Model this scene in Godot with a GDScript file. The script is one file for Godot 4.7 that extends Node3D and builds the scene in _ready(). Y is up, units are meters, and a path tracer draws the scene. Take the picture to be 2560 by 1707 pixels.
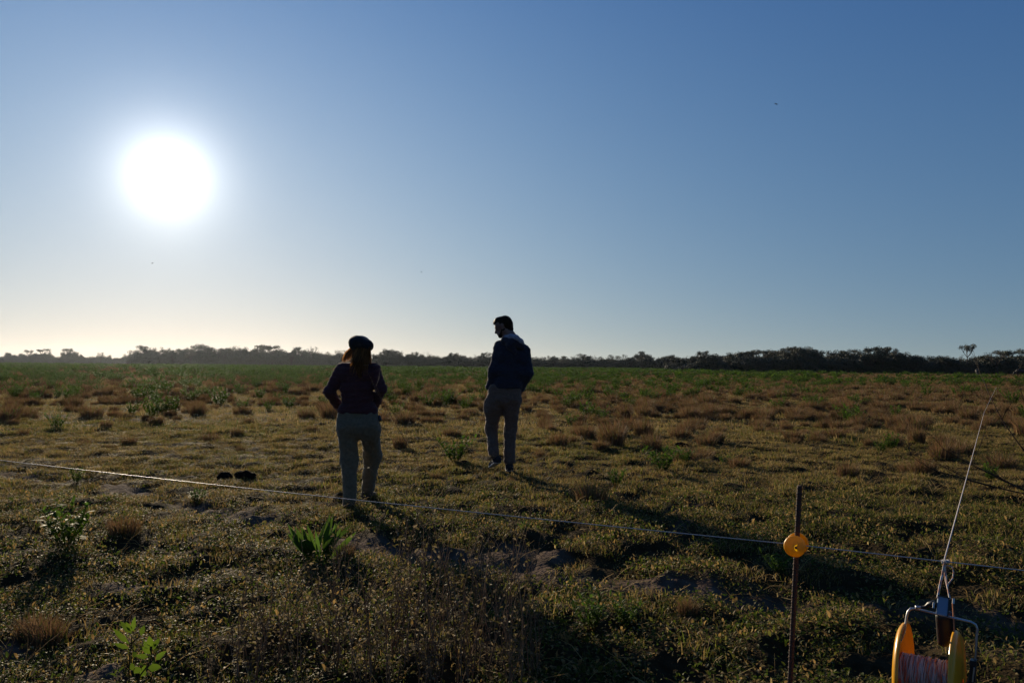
extends Node3D

# ---------------------------------------------------------------- camera numbers (the photograph is 2560 x 1707)
const F := 1960.0
const CX := 1280.0
const CY := 853.5
const EYE := 1.33
const PITCH := 1.69
const ROLL := 0.47
const SUN_DIR := Vector3(-0.39640, 0.21327, -0.89296)

var rng := RandomNumberGenerator.new()
var cam_basis := Basis()
var bump := FastNoiseLite.new()
var fine := FastNoiseLite.new()
var wide := FastNoiseLite.new()
var patchy := FastNoiseLite.new()
var M := {}
var names := {}


# ---------------------------------------------------------------- mesh collecting
class Geo:
	var v := PackedVector3Array()
	var c := PackedColorArray()
	var t := PackedInt32Array()

	func p(at: Vector3, col := Color.WHITE) -> int:
		v.append(at)
		c.append(col)
		return v.size() - 1

	# corners run anticlockwise as seen from outside; Godot wants them clockwise
	func tri(a: int, b: int, d: int) -> void:
		t.append(a)
		t.append(d)
		t.append(b)

	func quad(a: int, b: int, d: int, e: int) -> void:
		tri(a, b, d)
		tri(a, d, e)

	func blade(at: Vector3, dir: Vector3, h: float, lean: float, w: float, col: Color, twist := 0.0) -> void:
		var side := Vector3(-dir.z, 0, dir.x).rotated(Vector3.UP, twist) * w * 0.5
		var m := at + Vector3.UP * h * 0.55 * (1.0 - 0.15 * lean) + dir * h * lean * 0.3
		var e := at + Vector3.UP * h * (1.0 - 0.35 * lean) + dir * h * lean
		var a := p(at - side, col)
		var b := p(at + side, col)
		var d := p(m + side * 0.8, col)
		var f := p(m - side * 0.8, col)
		var g := p(e, col)
		quad(a, b, d, f)
		tri(f, d, g)

	# a pointed leaf with a fold along its middle
	func leaf(a: Vector3, b: Vector3, w: float, up: Vector3, col: Color, sag := 0.12) -> void:
		var along := b - a
		var side := along.cross(up).normalized() * w * 0.5
		var n := side.cross(along).normalized()
		var m1 := a + along * 0.33 + n * along.length() * sag * 0.8
		var m2 := a + along * 0.7 + n * along.length() * sag * 0.6
		var i0 := p(a, col)
		var l1 := p(m1 - side + n * w * 0.12, col)
		var c1 := p(m1, col)
		var r1 := p(m1 + side + n * w * 0.12, col)
		var l2 := p(m2 - side * 0.75 + n * w * 0.1, col)
		var c2 := p(m2, col)
		var r2 := p(m2 + side * 0.75 + n * w * 0.1, col)
		var i3 := p(b, col)
		tri(i0, c1, l1)
		tri(i0, r1, c1)
		quad(l1, c1, c2, l2)
		quad(c1, r1, r2, c2)
		tri(l2, c2, i3)
		tri(c2, r2, i3)

	func tube(pts: Array, radii: Array, sides := 6, col := Color.WHITE, cap := true) -> void:
		var first := v.size()
		var n := pts.size()
		var u := Vector3.ZERO
		for i in n:
			var d: Vector3 = (pts[mini(i + 1, n - 1)] - pts[maxi(i - 1, 0)]).normalized()
			if i == 0:
				u = d.cross(Vector3.UP if absf(d.y) < 0.9 else Vector3.RIGHT).normalized()
			else:
				u = (u - d * u.dot(d)).normalized()
			var w := d.cross(u)
			var r: float = radii[mini(i, radii.size() - 1)]
			for k in sides:
				var a := TAU * k / sides
				p(pts[i] + (u * cos(a) + w * sin(a)) * r, col)
		for i in n - 1:
			for k in sides:
				var k2 := (k + 1) % sides
				var b := first + i * sides
				quad(b + k, b + k2, b + sides + k2, b + sides + k)
		if cap:
			for i in [0, n - 1]:
				var m := p(pts[i], col)
				for k in sides:
					var a := first + (0 if i == 0 else (n - 1) * sides)
					if i == 0:
						tri(m, a + (k + 1) % sides, a + k)
					else:
						tri(m, a + k, a + (k + 1) % sides)

	# a profile of (radius, height along the axis) turned about an axis
	func lathe(origin: Vector3, axis: Vector3, prof: Array, sides := 24, col := Color.WHITE) -> void:
		var u := axis.cross(Vector3.UP if absf(axis.y) < 0.9 else Vector3.RIGHT).normalized()
		var w := axis.cross(u)
		var first := v.size()
		for q in prof:
			for k in sides:
				var a := TAU * k / sides
				p(origin + axis * q.y + (u * cos(a) + w * sin(a)) * q.x, col)
		for i in prof.size() - 1:
			for k in sides:
				var k2 := (k + 1) % sides
				var b := first + i * sides
				quad(b + k, b + k2, b + sides + k2, b + sides + k)

	func box(o: Vector3, x: Vector3, y: Vector3, z: Vector3, col := Color.WHITE) -> void:
		for s in [[x, y, z], [-x, z, y], [y, z, x], [-y, x, z], [z, x, y], [-z, y, x]]:
			var a := p(o + s[0] - s[1] - s[2], col)
			var b := p(o + s[0] + s[1] - s[2], col)
			var d := p(o + s[0] + s[1] + s[2], col)
			var e := p(o + s[0] - s[1] + s[2], col)
			quad(a, b, d, e)

	func mesh(m: Material) -> ArrayMesh:
		var nn := PackedVector3Array()
		nn.resize(v.size())
		for i in range(0, t.size(), 3):
			var a := t[i]
			var b := t[i + 1]
			var d := t[i + 2]
			var f := (v[d] - v[a]).cross(v[b] - v[a])
			nn[a] += f
			nn[b] += f
			nn[d] += f
		for i in nn.size():
			nn[i] = nn[i].normalized() if nn[i].length_squared() > 1e-20 else Vector3.UP
		var s := []
		s.resize(Mesh.ARRAY_MAX)
		s[Mesh.ARRAY_VERTEX] = v
		s[Mesh.ARRAY_NORMAL] = nn
		s[Mesh.ARRAY_COLOR] = c
		s[Mesh.ARRAY_INDEX] = t
		var out := ArrayMesh.new()
		out.add_surface_from_arrays(Mesh.PRIMITIVE_TRIANGLES, s)
		out.surface_set_material(0, m)
		return out


# ---------------------------------------------------------------- tapered capsules joined smoothly, meshed as surface nets
class Flesh:
	var bones := []
	var k := 60.0
	var cell := 0.011
	var change: Callable

	func bone(a: Vector3, b: Vector3, ra: float, rb := -1.0, squash := Vector3.ONE) -> void:
		bones.append([a, b, ra, rb if rb > 0.0 else ra, squash])

	func add_to(g: Geo, col := Color.WHITE) -> void:
		var lo := Vector3.INF
		var hi := -Vector3.INF
		var pad := 0.045
		for o in bones:
			var r: float = maxf(o[2], o[3]) * maxf(o[4].x, maxf(o[4].y, o[4].z)) + pad
			lo = lo.min(o[0].min(o[1]) - Vector3.ONE * r)
			hi = hi.max(o[0].max(o[1]) + Vector3.ONE * r)
		var nx := int((hi.x - lo.x) / cell) + 2
		var ny := int((hi.y - lo.y) / cell) + 2
		var nz := int((hi.z - lo.z) / cell) + 2
		var sx := 1
		var sy := nx
		var sz := nx * ny
		var acc := PackedFloat32Array()
		acc.resize(nx * ny * nz)
		for o in bones:
			var a: Vector3 = o[0]
			var b: Vector3 = o[1]
			var ra: float = o[2]
			var rb: float = o[3]
			var q: Vector3 = o[4]
			var ab := (b - a) / q
			var l2 := maxf(ab.length_squared(), 1e-9)
			var r := maxf(ra, rb) * maxf(q.x, maxf(q.y, q.z)) + pad
			var i0 := ((a.min(b) - Vector3.ONE * r - lo) / cell).floor()
			var i1 := ((a.max(b) + Vector3.ONE * r - lo) / cell).ceil()
			for iz in range(maxi(0, int(i0.z)), mini(nz - 1, int(i1.z)) + 1):
				for iy in range(maxi(0, int(i0.y)), mini(ny - 1, int(i1.y)) + 1):
					var at := iz * sz + iy * sy
					for ix in range(maxi(0, int(i0.x)), mini(nx - 1, int(i1.x)) + 1):
						var d := (lo + Vector3(ix, iy, iz) * cell - a) / q
						var s := clampf(d.dot(ab) / l2, 0.0, 1.0)
						var dist := (d - ab * s).length() - (ra + (rb - ra) * s)
						if dist < 0.09:
							acc[at + ix] += exp(-k * dist)
		var f := PackedFloat32Array()
		f.resize(acc.size())
		var plain := not change.is_valid()
		for i in acc.size():
			if acc[i] < 0.02:
				f[i] = 0.06
			else:
				f[i] = -log(acc[i]) / k
				if not plain and absf(f[i]) < 0.06:
					f[i] = change.call(lo + Vector3(i % nx, (i / nx) % ny, i / sz) * cell, f[i])
		var made := {}
		var corner := [0, sx, sy, sx + sy, sz, sz + sx, sz + sy, sz + sy + sx]
		var edges := [[0, 1], [2, 3], [4, 5], [6, 7], [0, 2], [1, 3], [4, 6], [5, 7], [0, 4], [1, 5], [2, 6], [3, 7]]
		var off := [Vector3(0, 0, 0), Vector3(1, 0, 0), Vector3(0, 1, 0), Vector3(1, 1, 0), Vector3(0, 0, 1), Vector3(1, 0, 1), Vector3(0, 1, 1), Vector3(1, 1, 1)]
		for iz in nz - 1:
			for iy in ny - 1:
				var at := iz * sz + iy * sy
				for ix in nx - 1:
					var h := at + ix
					var inside := f[h] < 0.0
					if (f[h + sx] < 0.0) == inside and (f[h + sy] < 0.0) == inside and (f[h + sz] < 0.0) == inside and (f[h + sx + sy] < 0.0) == inside and (f[h + sx + sz] < 0.0) == inside and (f[h + sy + sz] < 0.0) == inside and (f[h + sx + sy + sz] < 0.0) == inside:
						continue
					var sum := Vector3.ZERO
					var n := 0
					for e in edges:
						var fa := f[h + corner[e[0]]]
						var fb := f[h + corner[e[1]]]
						if (fa < 0.0) != (fb < 0.0):
							sum += off[e[0]].lerp(off[e[1]], fa / (fa - fb))
							n += 1
					made[h] = g.p(lo + (Vector3(ix, iy, iz) + sum / n) * cell, col)
		for h in made:
			var a := f[h] < 0.0
			for e in [[sx, sy, sz], [sy, sz, sx], [sz, sx, sy]]:
				if (f[h + e[0]] < 0.0) == a:
					continue
				if not (made.has(h - e[1]) and made.has(h - e[2]) and made.has(h - e[1] - e[2])):
					continue
				if a:
					g.quad(made[h], made[h - e[1]], made[h - e[1] - e[2]], made[h - e[2]])
				else:
					g.quad(made[h], made[h - e[2]], made[h - e[1] - e[2]], made[h - e[1]])


# ---------------------------------------------------------------- pixels to places
func ray(px: float, py: float) -> Vector3:
	return cam_basis * Vector3((px - CX) / F, -(py - CY) / F, -1.0)

func at_depth(px: float, py: float, depth: float) -> Vector3:
	var d := ray(px, py)
	return Vector3(0, EYE, 0) + d * (depth / -d.z)

func at_height(px: float, py: float, h: float) -> Vector3:
	var d := ray(px, py)
	return Vector3(0, EYE, 0) + d * ((h - EYE) / d.y)

func on_ground(px: float, py: float) -> Vector3:
	var q := at_height(px, py, 0.0)
	q.y = gh(q.x, q.z)
	return q


# ---------------------------------------------------------------- the ground's shape
var trail := []

func trail_near(x: float, z: float) -> float:
	if z < -16.0 or z > -2.0:
		return 9.0
	var q := Vector2(x, z)
	var best := 9.0
	for i in trail.size() - 1:
		best = minf(best, q.distance_to(Geometry2D.get_closest_point_to_segment(q, trail[i], trail[i + 1])))
	return best

# 1 on bare soil, 0 under full grass
func bare(x: float, z: float) -> float:
	var d := trail_near(x, z)
	var n := patchy.get_noise_2d(x, z)
	var b := clampf(1.0 - d / 0.24 + n * 1.5, 0.0, 1.0) if d < 0.8 else 0.0
	var r := Vector2(x, z).length()
	if r < 9.0:
		b = maxf(b, clampf((patchy.get_noise_2d(x + 40.0, z * 1.3 - 9.0) - 0.36) * 5.0, 0.0, 1.0) * clampf((9.0 - r) / 3.0, 0.0, 1.0))
	return b

func gh(x: float, z: float) -> float:
	var r := Vector2(x, z).length()
	var y := wide.get_noise_2d(x, z) * 0.10 * clampf((200.0 - r) / 150.0, 0.0, 1.0)
	if r < 60.0:
		var s := clampf((60.0 - r) / 25.0, 0.0, 1.0)
		y += (bump.get_noise_2d(x, z) * 0.075 + fine.get_noise_2d(x, z) * 0.038) * s
		var d := trail_near(x, z)
		if d < 0.7:
			y -= 0.035 * (1.0 - d / 0.7)
	return y


# ---------------------------------------------------------------- naming
func numbered(called: String) -> String:
	names[called] = names.get(called, -1) + 1
	return called if names[called] == 0 else "%s_%03d" % [called, names[called]]

func thing(called: String, label: String, category: String, at := Vector3.ZERO, group := "") -> Node3D:
	var o := Node3D.new()
	o.name = numbered(called)
	add_child(o)
	o.position = at
	tag(o, label, category, group)
	return o

func tag(o: Node, label: String, category: String, group := "", kind := "") -> void:
	o.set_meta("label", label)
	o.set_meta("category", category)
	if group:
		o.set_meta("group", group)
	if kind:
		o.set_meta("kind", kind)

func part(called: String, mesh: Mesh, parent: Node3D = null) -> MeshInstance3D:
	var o := MeshInstance3D.new()
	o.mesh = mesh
	if parent:
		o.name = called
		parent.add_child(o, true)
	else:
		o.name = numbered(called)
		add_child(o)
	return o

func stuff(called: String, label: String, category: String, meshes: Array, lists: Array) -> void:
	var root := Node3D.new()
	root.name = numbered(called)
	add_child(root)
	tag(root, label, category, "", "stuff")
	for i in meshes.size():
		if lists[i].is_empty():
			continue
		var mm := MultiMesh.new()
		mm.transform_format = MultiMesh.TRANSFORM_3D
		mm.use_colors = true
		mm.mesh = meshes[i]
		mm.instance_count = lists[i].size()
		for k in lists[i].size():
			mm.set_instance_transform(k, lists[i][k][0])
			mm.set_instance_color(k, lists[i][k][1])
		var o := MultiMeshInstance3D.new()
		o.multimesh = mm
		o.name = "tuft"
		root.add_child(o, true)
		o.set_meta("kind", "stuff")

func place(x: float, z: float, s: float, sy := 0.0, sink := 0.0) -> Transform3D:
	var b := Basis(Vector3.UP, rng.randf() * TAU).scaled(Vector3(s, sy if sy > 0.0 else s, s))
	return Transform3D(b, Vector3(x, gh(x, z) - sink, z))


# ---------------------------------------------------------------- materials
func surface(col: Color, rough: float, back := 0.0, vertex := true, back_tint := Color.WHITE) -> StandardMaterial3D:
	var m := StandardMaterial3D.new()
	m.albedo_color = col.linear_to_srgb()
	m.roughness = rough
	m.vertex_color_use_as_albedo = vertex
	m.cull_mode = BaseMaterial3D.CULL_DISABLED
	if back > 0.0:
		m.backlight_enabled = true
		m.backlight = Color(back_tint.r * back, back_tint.g * back, back_tint.b * back)
	return m

func noise_texture(freq: float, lo: Color, hi: Color, seed_: int, octaves := 5) -> NoiseTexture2D:
	var n := FastNoiseLite.new()
	n.seed = seed_
	n.frequency = freq
	n.fractal_octaves = octaves
	var t := NoiseTexture2D.new()
	t.noise = n
	t.width = 512
	t.height = 512
	t.seamless = true
	var g := Gradient.new()
	g.set_color(0, lo)
	g.set_color(1, hi)
	t.color_ramp = g
	return t

func cloth(col: Color, weave: float, amount: float, seed_: int) -> StandardMaterial3D:
	var m := surface(col, 0.95, 0.0, false)
	m.albedo_texture = noise_texture(0.03, Color(0.72, 0.72, 0.72), Color(1, 1, 1), seed_)
	m.uv1_triplanar = true
	m.uv1_scale = Vector3.ONE * 1.7
	m.heightmap_enabled = true
	m.heightmap_texture = noise_texture(weave, Color.BLACK, Color.WHITE, seed_ + 3, 3)
	m.heightmap_scale = amount
	m.rim_enabled = true
	m.rim = 0.9
	m.rim_tint = 0.6
	return m

func make_materials() -> void:
	M.grass = surface(Color.WHITE, 0.6, 1.0)
	M.grass.metallic_specular = 0.22
	M.dry = surface(Color.WHITE, 0.7, 0.8)
	M.dry.metallic_specular = 0.22
	M.leaf = surface(Color.WHITE, 0.6, 1.0)
	M.leaf.metallic_specular = 0.2
	M.twig = surface(Color.WHITE, 0.85)
	M.twig.metallic_specular = 0.2
	M.crown = surface(Color.WHITE, 0.7, 0.25)
	M.soil = surface(Color.WHITE, 0.95)
	M.soil.metallic_specular = 0.08
	M.soil.albedo_texture = noise_texture(0.02, Color(0.62, 0.6, 0.58), Color(1, 1, 1), 11)
	M.soil.uv1_triplanar = true
	M.soil.uv1_world_triplanar = true
	M.soil.uv1_scale = Vector3.ONE * 0.9
	M.soil.heightmap_enabled = true
	M.soil.heightmap_texture = noise_texture(0.06, Color.BLACK, Color.WHITE, 12)
	M.soil.heightmap_scale = 1.4
	M.clod = M.soil.duplicate()
	M.skin = surface(Color(0.17, 0.095, 0.07), 0.6, 0.0, false)
	M.jacket_f = cloth(Color(0.060, 0.014, 0.017), 0.05, 0.3, 21)
	M.trousers_f = cloth(Color(0.17, 0.138, 0.082), 0.06, 0.25, 22)
	M.jacket_m = cloth(Color(0.016, 0.018, 0.034), 0.05, 0.25, 23)
	M.trousers_m = cloth(Color(0.14, 0.088, 0.06), 0.06, 0.25, 24)
	M.lining = cloth(Color(0.30, 0.33, 0.42), 0.08, 0.2, 25)
	M.hat = cloth(Color(0.008, 0.007, 0.008), 0.09, 0.3, 26)
	M.boot = cloth(Color(0.10, 0.07, 0.05), 0.05, 0.15, 27)
	M.shoe = cloth(Color(0.015, 0.015, 0.018), 0.05, 0.1, 28)
	M.sole = surface(Color(0.5, 0.5, 0.5), 0.7, 0.0, false)
	M.hair_f = surface(Color.WHITE, 0.55, 1.0)
	M.hair_f.metallic_specular = 0.2
	M.hair_m = surface(Color.WHITE, 0.55, 0.8)
	M.hair_m.metallic_specular = 0.2
	M.rust = surface(Color(0.10, 0.048, 0.03), 0.85, 0.0, false)
	M.rust.albedo_texture = noise_texture(0.04, Color(0.5, 0.45, 0.42), Color(1, 1, 1), 31)
	M.rust.uv1_triplanar = true
	M.rust.uv1_scale = Vector3.ONE * 9.0
	M.orange = surface(Color(0.66, 0.36, 0.010), 0.45, 0.8, false, Color(1.0, 0.78, 0.03))
	M.yellow = surface(Color(0.70, 0.34, 0.012), 0.3, 0.5, false, Color(1.0, 0.42, 0.01))
	M.black = surface(Color(0.012, 0.012, 0.013), 0.45, 0.0, false)
	M.wire = surface(Color(0.35, 0.35, 0.35), 0.5, 0.0, false)
	M.wire.metallic = 0.5
	M.steel = surface(Color(0.45, 0.45, 0.46), 0.42, 0.0, false)
	M.steel.metallic = 0.9
	M.blue = surface(Color(0.16, 0.24, 0.36), 0.4, 0.0, false)
	M.twine = surface(Color.WHITE, 0.7, 0.3)
	M.red = surface(Color(0.55, 0.03, 0.02), 0.6, 0.6, false, Color(1.0, 0.06, 0.03))
	M.feather = surface(Color(0.02, 0.018, 0.018), 0.8, 0.0, false)
	M.hide = surface(Color(0.02, 0.016, 0.014), 0.8, 0.0, false)


# ---------------------------------------------------------------- sky
func sky_image() -> Image:
	var w := 2048
	var h := 1024
	var im := Image.create(w, h, false, Image.FORMAT_RGBAF)
	var data := PackedFloat32Array()
	data.resize(w * h * 4)
	for y in h:
		var el := PI * (0.5 - (y + 0.5) / h)
		var sy := sin(el)
		var ce := cos(el)
		var u := clampf(sy, 0.0, 0.55)
		var low := exp(-rad_to_deg(maxf(el, 0.0)) / 4.0)
		for x in w:
			var az := TAU * (x + 0.5) / w
			# the engine's panorama runs atan2(x, -z), its first column looking along -Z
			var d := Vector3(sin(az) * ce, sy, -cos(az) * ce)
			var ga := rad_to_deg(acos(clampf(d.dot(SUN_DIR), -1.0, 1.0)))
			var e := exp(-pow(ga / 45.0, 1.5)) + 0.16 * smoothstep(60.0, 150.0, ga)
			var r := exp(-2.326 - 3.22 * u + 0.52 * low + 2.198 * e)
			var g := exp(-1.630 - 2.076 * u + 0.20 * low + 1.487 * e)
			var b := exp(-1.161 - 0.784 * u - 0.14 * low + 0.975 * e)
			var glow := 2.7 * exp(-ga / 1.5) + 0.08 * exp(-ga / 5.0)
			var i := (y * w + x) * 4
			data[i] = r + glow
			data[i + 1] = g + glow * 0.97
			data[i + 2] = b + glow * 0.9
			data[i + 3] = 1.0
	im.set_data(w, h, false, Image.FORMAT_RGBAF, data.to_byte_array())
	return im


func _ready() -> void:
	rng.seed = 20240611
	# ------------------------------------------------ camera
	var cam := Camera3D.new()
	cam.name = "camera"
	cam_basis = Basis.from_euler(Vector3(deg_to_rad(PITCH), 0, deg_to_rad(ROLL)))
	cam.transform = Transform3D(cam_basis, Vector3(0, EYE, 0))
	cam.fov = rad_to_deg(2.0 * atan(CY / F))
	cam.near = 0.05
	cam.far = 6000.0
	add_child(cam)
	cam.current = true
	# ------------------------------------------------ sky, air, exposure
	var env := Environment.new()
	env.background_mode = Environment.BG_SKY
	var pano := PanoramaSkyMaterial.new()
	pano.panorama = ImageTexture.create_from_image(sky_image())
	env.sky = Sky.new()
	env.sky.sky_material = pano
	env.tonemap_mode = Environment.TONE_MAPPER_LINEAR
	env.tonemap_exposure = 1.3
	env.background_energy_multiplier = 0.77
	env.volumetric_fog_enabled = true
	env.volumetric_fog_density = 0.00005
	env.volumetric_fog_albedo = Color(0.86, 0.92, 1.0)
	env.volumetric_fog_anisotropy = 0.7
	env.sdfgi_enabled = true
	env.ssao_enabled = true
	env.ssil_enabled = true
	var we := WorldEnvironment.new()
	we.name = "world_environment"
	we.environment = env
	add_child(we)
	# ------------------------------------------------ sun
	var sun := DirectionalLight3D.new()
	sun.name = "sun"
	sun.light_energy = 1.6
	sun.light_color = Color(1.0, 0.92, 0.79)
	sun.light_angular_distance = 0.55
	sun.shadow_enabled = true
	add_child(sun)
	sun.look_at_from_position(Vector3.ZERO, -SUN_DIR, Vector3.UP)
	# ------------------------------------------------ setting
	bump.seed = 5
	bump.frequency = 1.5
	bump.fractal_octaves = 3
	fine.seed = 6
	fine.frequency = 4.0
	fine.fractal_octaves = 2
	wide.seed = 7
	wide.frequency = 0.06
	wide.fractal_octaves = 3
	patchy.seed = 8
	patchy.frequency = 0.75
	patchy.fractal_octaves = 4
	for q in [[-700, 1110], [-300, 1150], [0, 1178], [380, 1228], [650, 1300], [905, 1352], [1200, 1400], [1525, 1450], [1800, 1480], [2020, 1505], [2300, 1540], [2560, 1570], [3000, 1640]]:
		var g := at_height(q[0], q[1], 0.0)
		trail.append(Vector2(g.x, g.z))
	make_materials()
	build_ground()
	build_trees()
	build_field()
	build_people()
	build_fence()
	build_reel()
	build_weeds()
	build_small_things()
	print("triangles and nodes built: ", get_child_count(), " top-level")


# ---------------------------------------------------------------- ground sheet
func build_ground() -> void:
	var g := Geo.new()
	var angles := []
	var a := -46.0
	while a < 46.0:
		angles.append(a)
		a += 0.22
	while a < 314.0:
		angles.append(a)
		a += 8.0
	var radii := [0.02]
	var r := 0.4
	while r < 1300.0:
		radii.append(r)
		r += maxf(0.035 if r > 2.2 and r < 7.0 else 0.06, r * 0.0125)
	var na := angles.size()
	var soil := Color(0.15, 0.108, 0.08)
	var thatch := Color(0.055, 0.043, 0.02)
	var green := Color(0.055, 0.066, 0.022)
	for rr in radii:
		for an in angles:
			var x: float = sin(deg_to_rad(an)) * rr
			var z: float = -cos(deg_to_rad(an)) * rr
			var col: Color
			if rr < 20.0:
				col = thatch.lerp(soil, bare(x, z))
			else:
				col = thatch.lerp(green, clampf(patchy.get_noise_2d(x * 0.12, z * 0.12) * 1.8 + 0.05, 0.0, 1.0))
			g.p(Vector3(x, gh(x, z), z), col)
	for i in radii.size() - 1:
		for k in na:
			var k2 := (k + 1) % na
			g.quad(i * na + k, i * na + k2, (i + 1) * na + k2, (i + 1) * na + k)
	var o := part("ground", g.mesh(M.soil))
	o.set_meta("kind", "structure")
	tag(o, "flat pasture soil with a bare cattle trail running through the grass", "ground", "", "structure")


# ---------------------------------------------------------------- trees
func leaf_cloud(g: Geo, o: Vector3, rad: Vector3, n: int, size: float, cols: Array) -> void:
	for i in n:
		var d := Vector3(rng.randfn(), rng.randfn(), rng.randfn()).normalized() * pow(rng.randf(), 0.42)
		var at := o + d * rad
		var u := Vector3(rng.randfn(), rng.randfn() * 0.6, rng.randfn()).normalized()
		var w := u.cross(Vector3(rng.randfn(), rng.randfn(), rng.randfn())).normalized()
		var s := size * rng.randf_range(0.5, 1.2)
		var col: Color = cols[rng.randi() % cols.size()] * rng.randf_range(0.75, 1.2)
		var a := g.p(at - u * s, col)
		var b := g.p(at + w * s * 0.45, col)
		var c := g.p(at + u * s, col)
		var e := g.p(at - w * s * 0.45, col)
		g.quad(a, b, c, e)

# heights in metres at full size; every kind is built 8 m tall and scaled
func make_tree(kind: String, seed_: int) -> Array:
	rng.seed = seed_
	var wood := Geo.new()
	var crown := Geo.new()
	var bark := Color(0.075, 0.06, 0.048)
	var greens := [Color(0.045, 0.055, 0.02), Color(0.06, 0.066, 0.026), Color(0.05, 0.05, 0.028)]
	if kind == "olive":
		greens = [Color(0.085, 0.08, 0.035), Color(0.07, 0.07, 0.032)]
	var tips := []
	var limbs := 5
	var fork := 3.0
	if kind == "round" or kind == "olive":
		fork = 1.6
		limbs = 7
	elif kind == "umbrella" or kind == "lone":
		fork = 4.3
		limbs = 5
	elif kind == "bush":
		fork = 0.5
		limbs = 9
	var lean := Vector3(rng.randf_range(-0.5, 0.5), 0, rng.randf_range(-0.5, 0.5))
	var top := Vector3(0, fork, 0) + lean
	wood.tube([Vector3(0, -0.3, 0), Vector3(0, fork * 0.5, 0) + lean * 0.3, top], [0.2, 0.15, 0.12], 6, bark)
	for i in limbs:
		var az := TAU * (i + rng.randf() * 0.7) / limbs
		var reach := rng.randf_range(1.0, 2.3)
		var rise := rng.randf_range(0.5, 1.0) * (7.2 - fork)
		if kind == "umbrella" or kind == "lone":
			reach = rng.randf_range(1.0, 2.8)
			rise = rng.randf_range(0.72, 1.0) * (7.4 - fork)
		elif kind == "bush":
			reach = rng.randf_range(0.9, 3.2)
			rise = rng.randf_range(0.35, 1.0) * 6.6
		var dir := Vector3(cos(az), 0, sin(az))
		var mid := top + dir * reach * 0.55 + Vector3.UP * rise * 0.42
		var tip := top + dir * reach + Vector3.UP * rise
		wood.tube([top, mid, tip], [0.1, 0.07, 0.03], 5, bark)
		tips.append(tip)
		for k in 3:
			var t2 := mid.lerp(tip, rng.randf_range(0.2, 0.8)) + Vector3(rng.randf_range(-0.9, 0.9), rng.randf_range(0.2, 0.9), rng.randf_range(-0.9, 0.9))
			wood.tube([mid, t2], [0.05, 0.02], 4, bark)
			tips.append(t2)
			if kind == "bare":
				for j in 4:
					var t3 := t2 + Vector3(rng.randf_range(-0.8, 0.8), rng.randf_range(0.0, 0.9), rng.randf_range(-0.8, 0.8))
					wood.tube([t2, t3], [0.022, 0.012], 3, bark)
	for tip in tips:
		match kind:
			"round", "olive":
				leaf_cloud(crown, tip - Vector3(0, 0.2, 0), Vector3(1.25, 0.85, 1.25), 85, 0.24, greens)
			"umbrella":
				leaf_cloud(crown, tip, Vector3(0.85, 0.5, 0.85), 50, 0.2, greens)
			"lone":
				leaf_cloud(crown, tip, Vector3(0.7, 0.45, 0.7), 44, 0.2, greens)
			"tall":
				leaf_cloud(crown, tip, Vector3(0.95, 0.65, 0.95), 62, 0.22, greens)
			"sparse":
				leaf_cloud(crown, tip, Vector3(0.8, 0.5, 0.8), 22, 0.17, greens)
			"bush":
				leaf_cloud(crown, tip - Vector3(0, 1.0, 0), Vector3(1.3, 1.5, 1.3), 90, 0.28, greens)
			"bare":
				leaf_cloud(crown, tip, Vector3(0.6, 0.4, 0.6), 5, 0.13, greens)
	var cm := crown.mesh(M.crown)
	return [wood.mesh(M.twig), cm, maxf(cm.get_aabb().end.y, wood.mesh(M.twig).get_aabb().end.y)]

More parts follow.
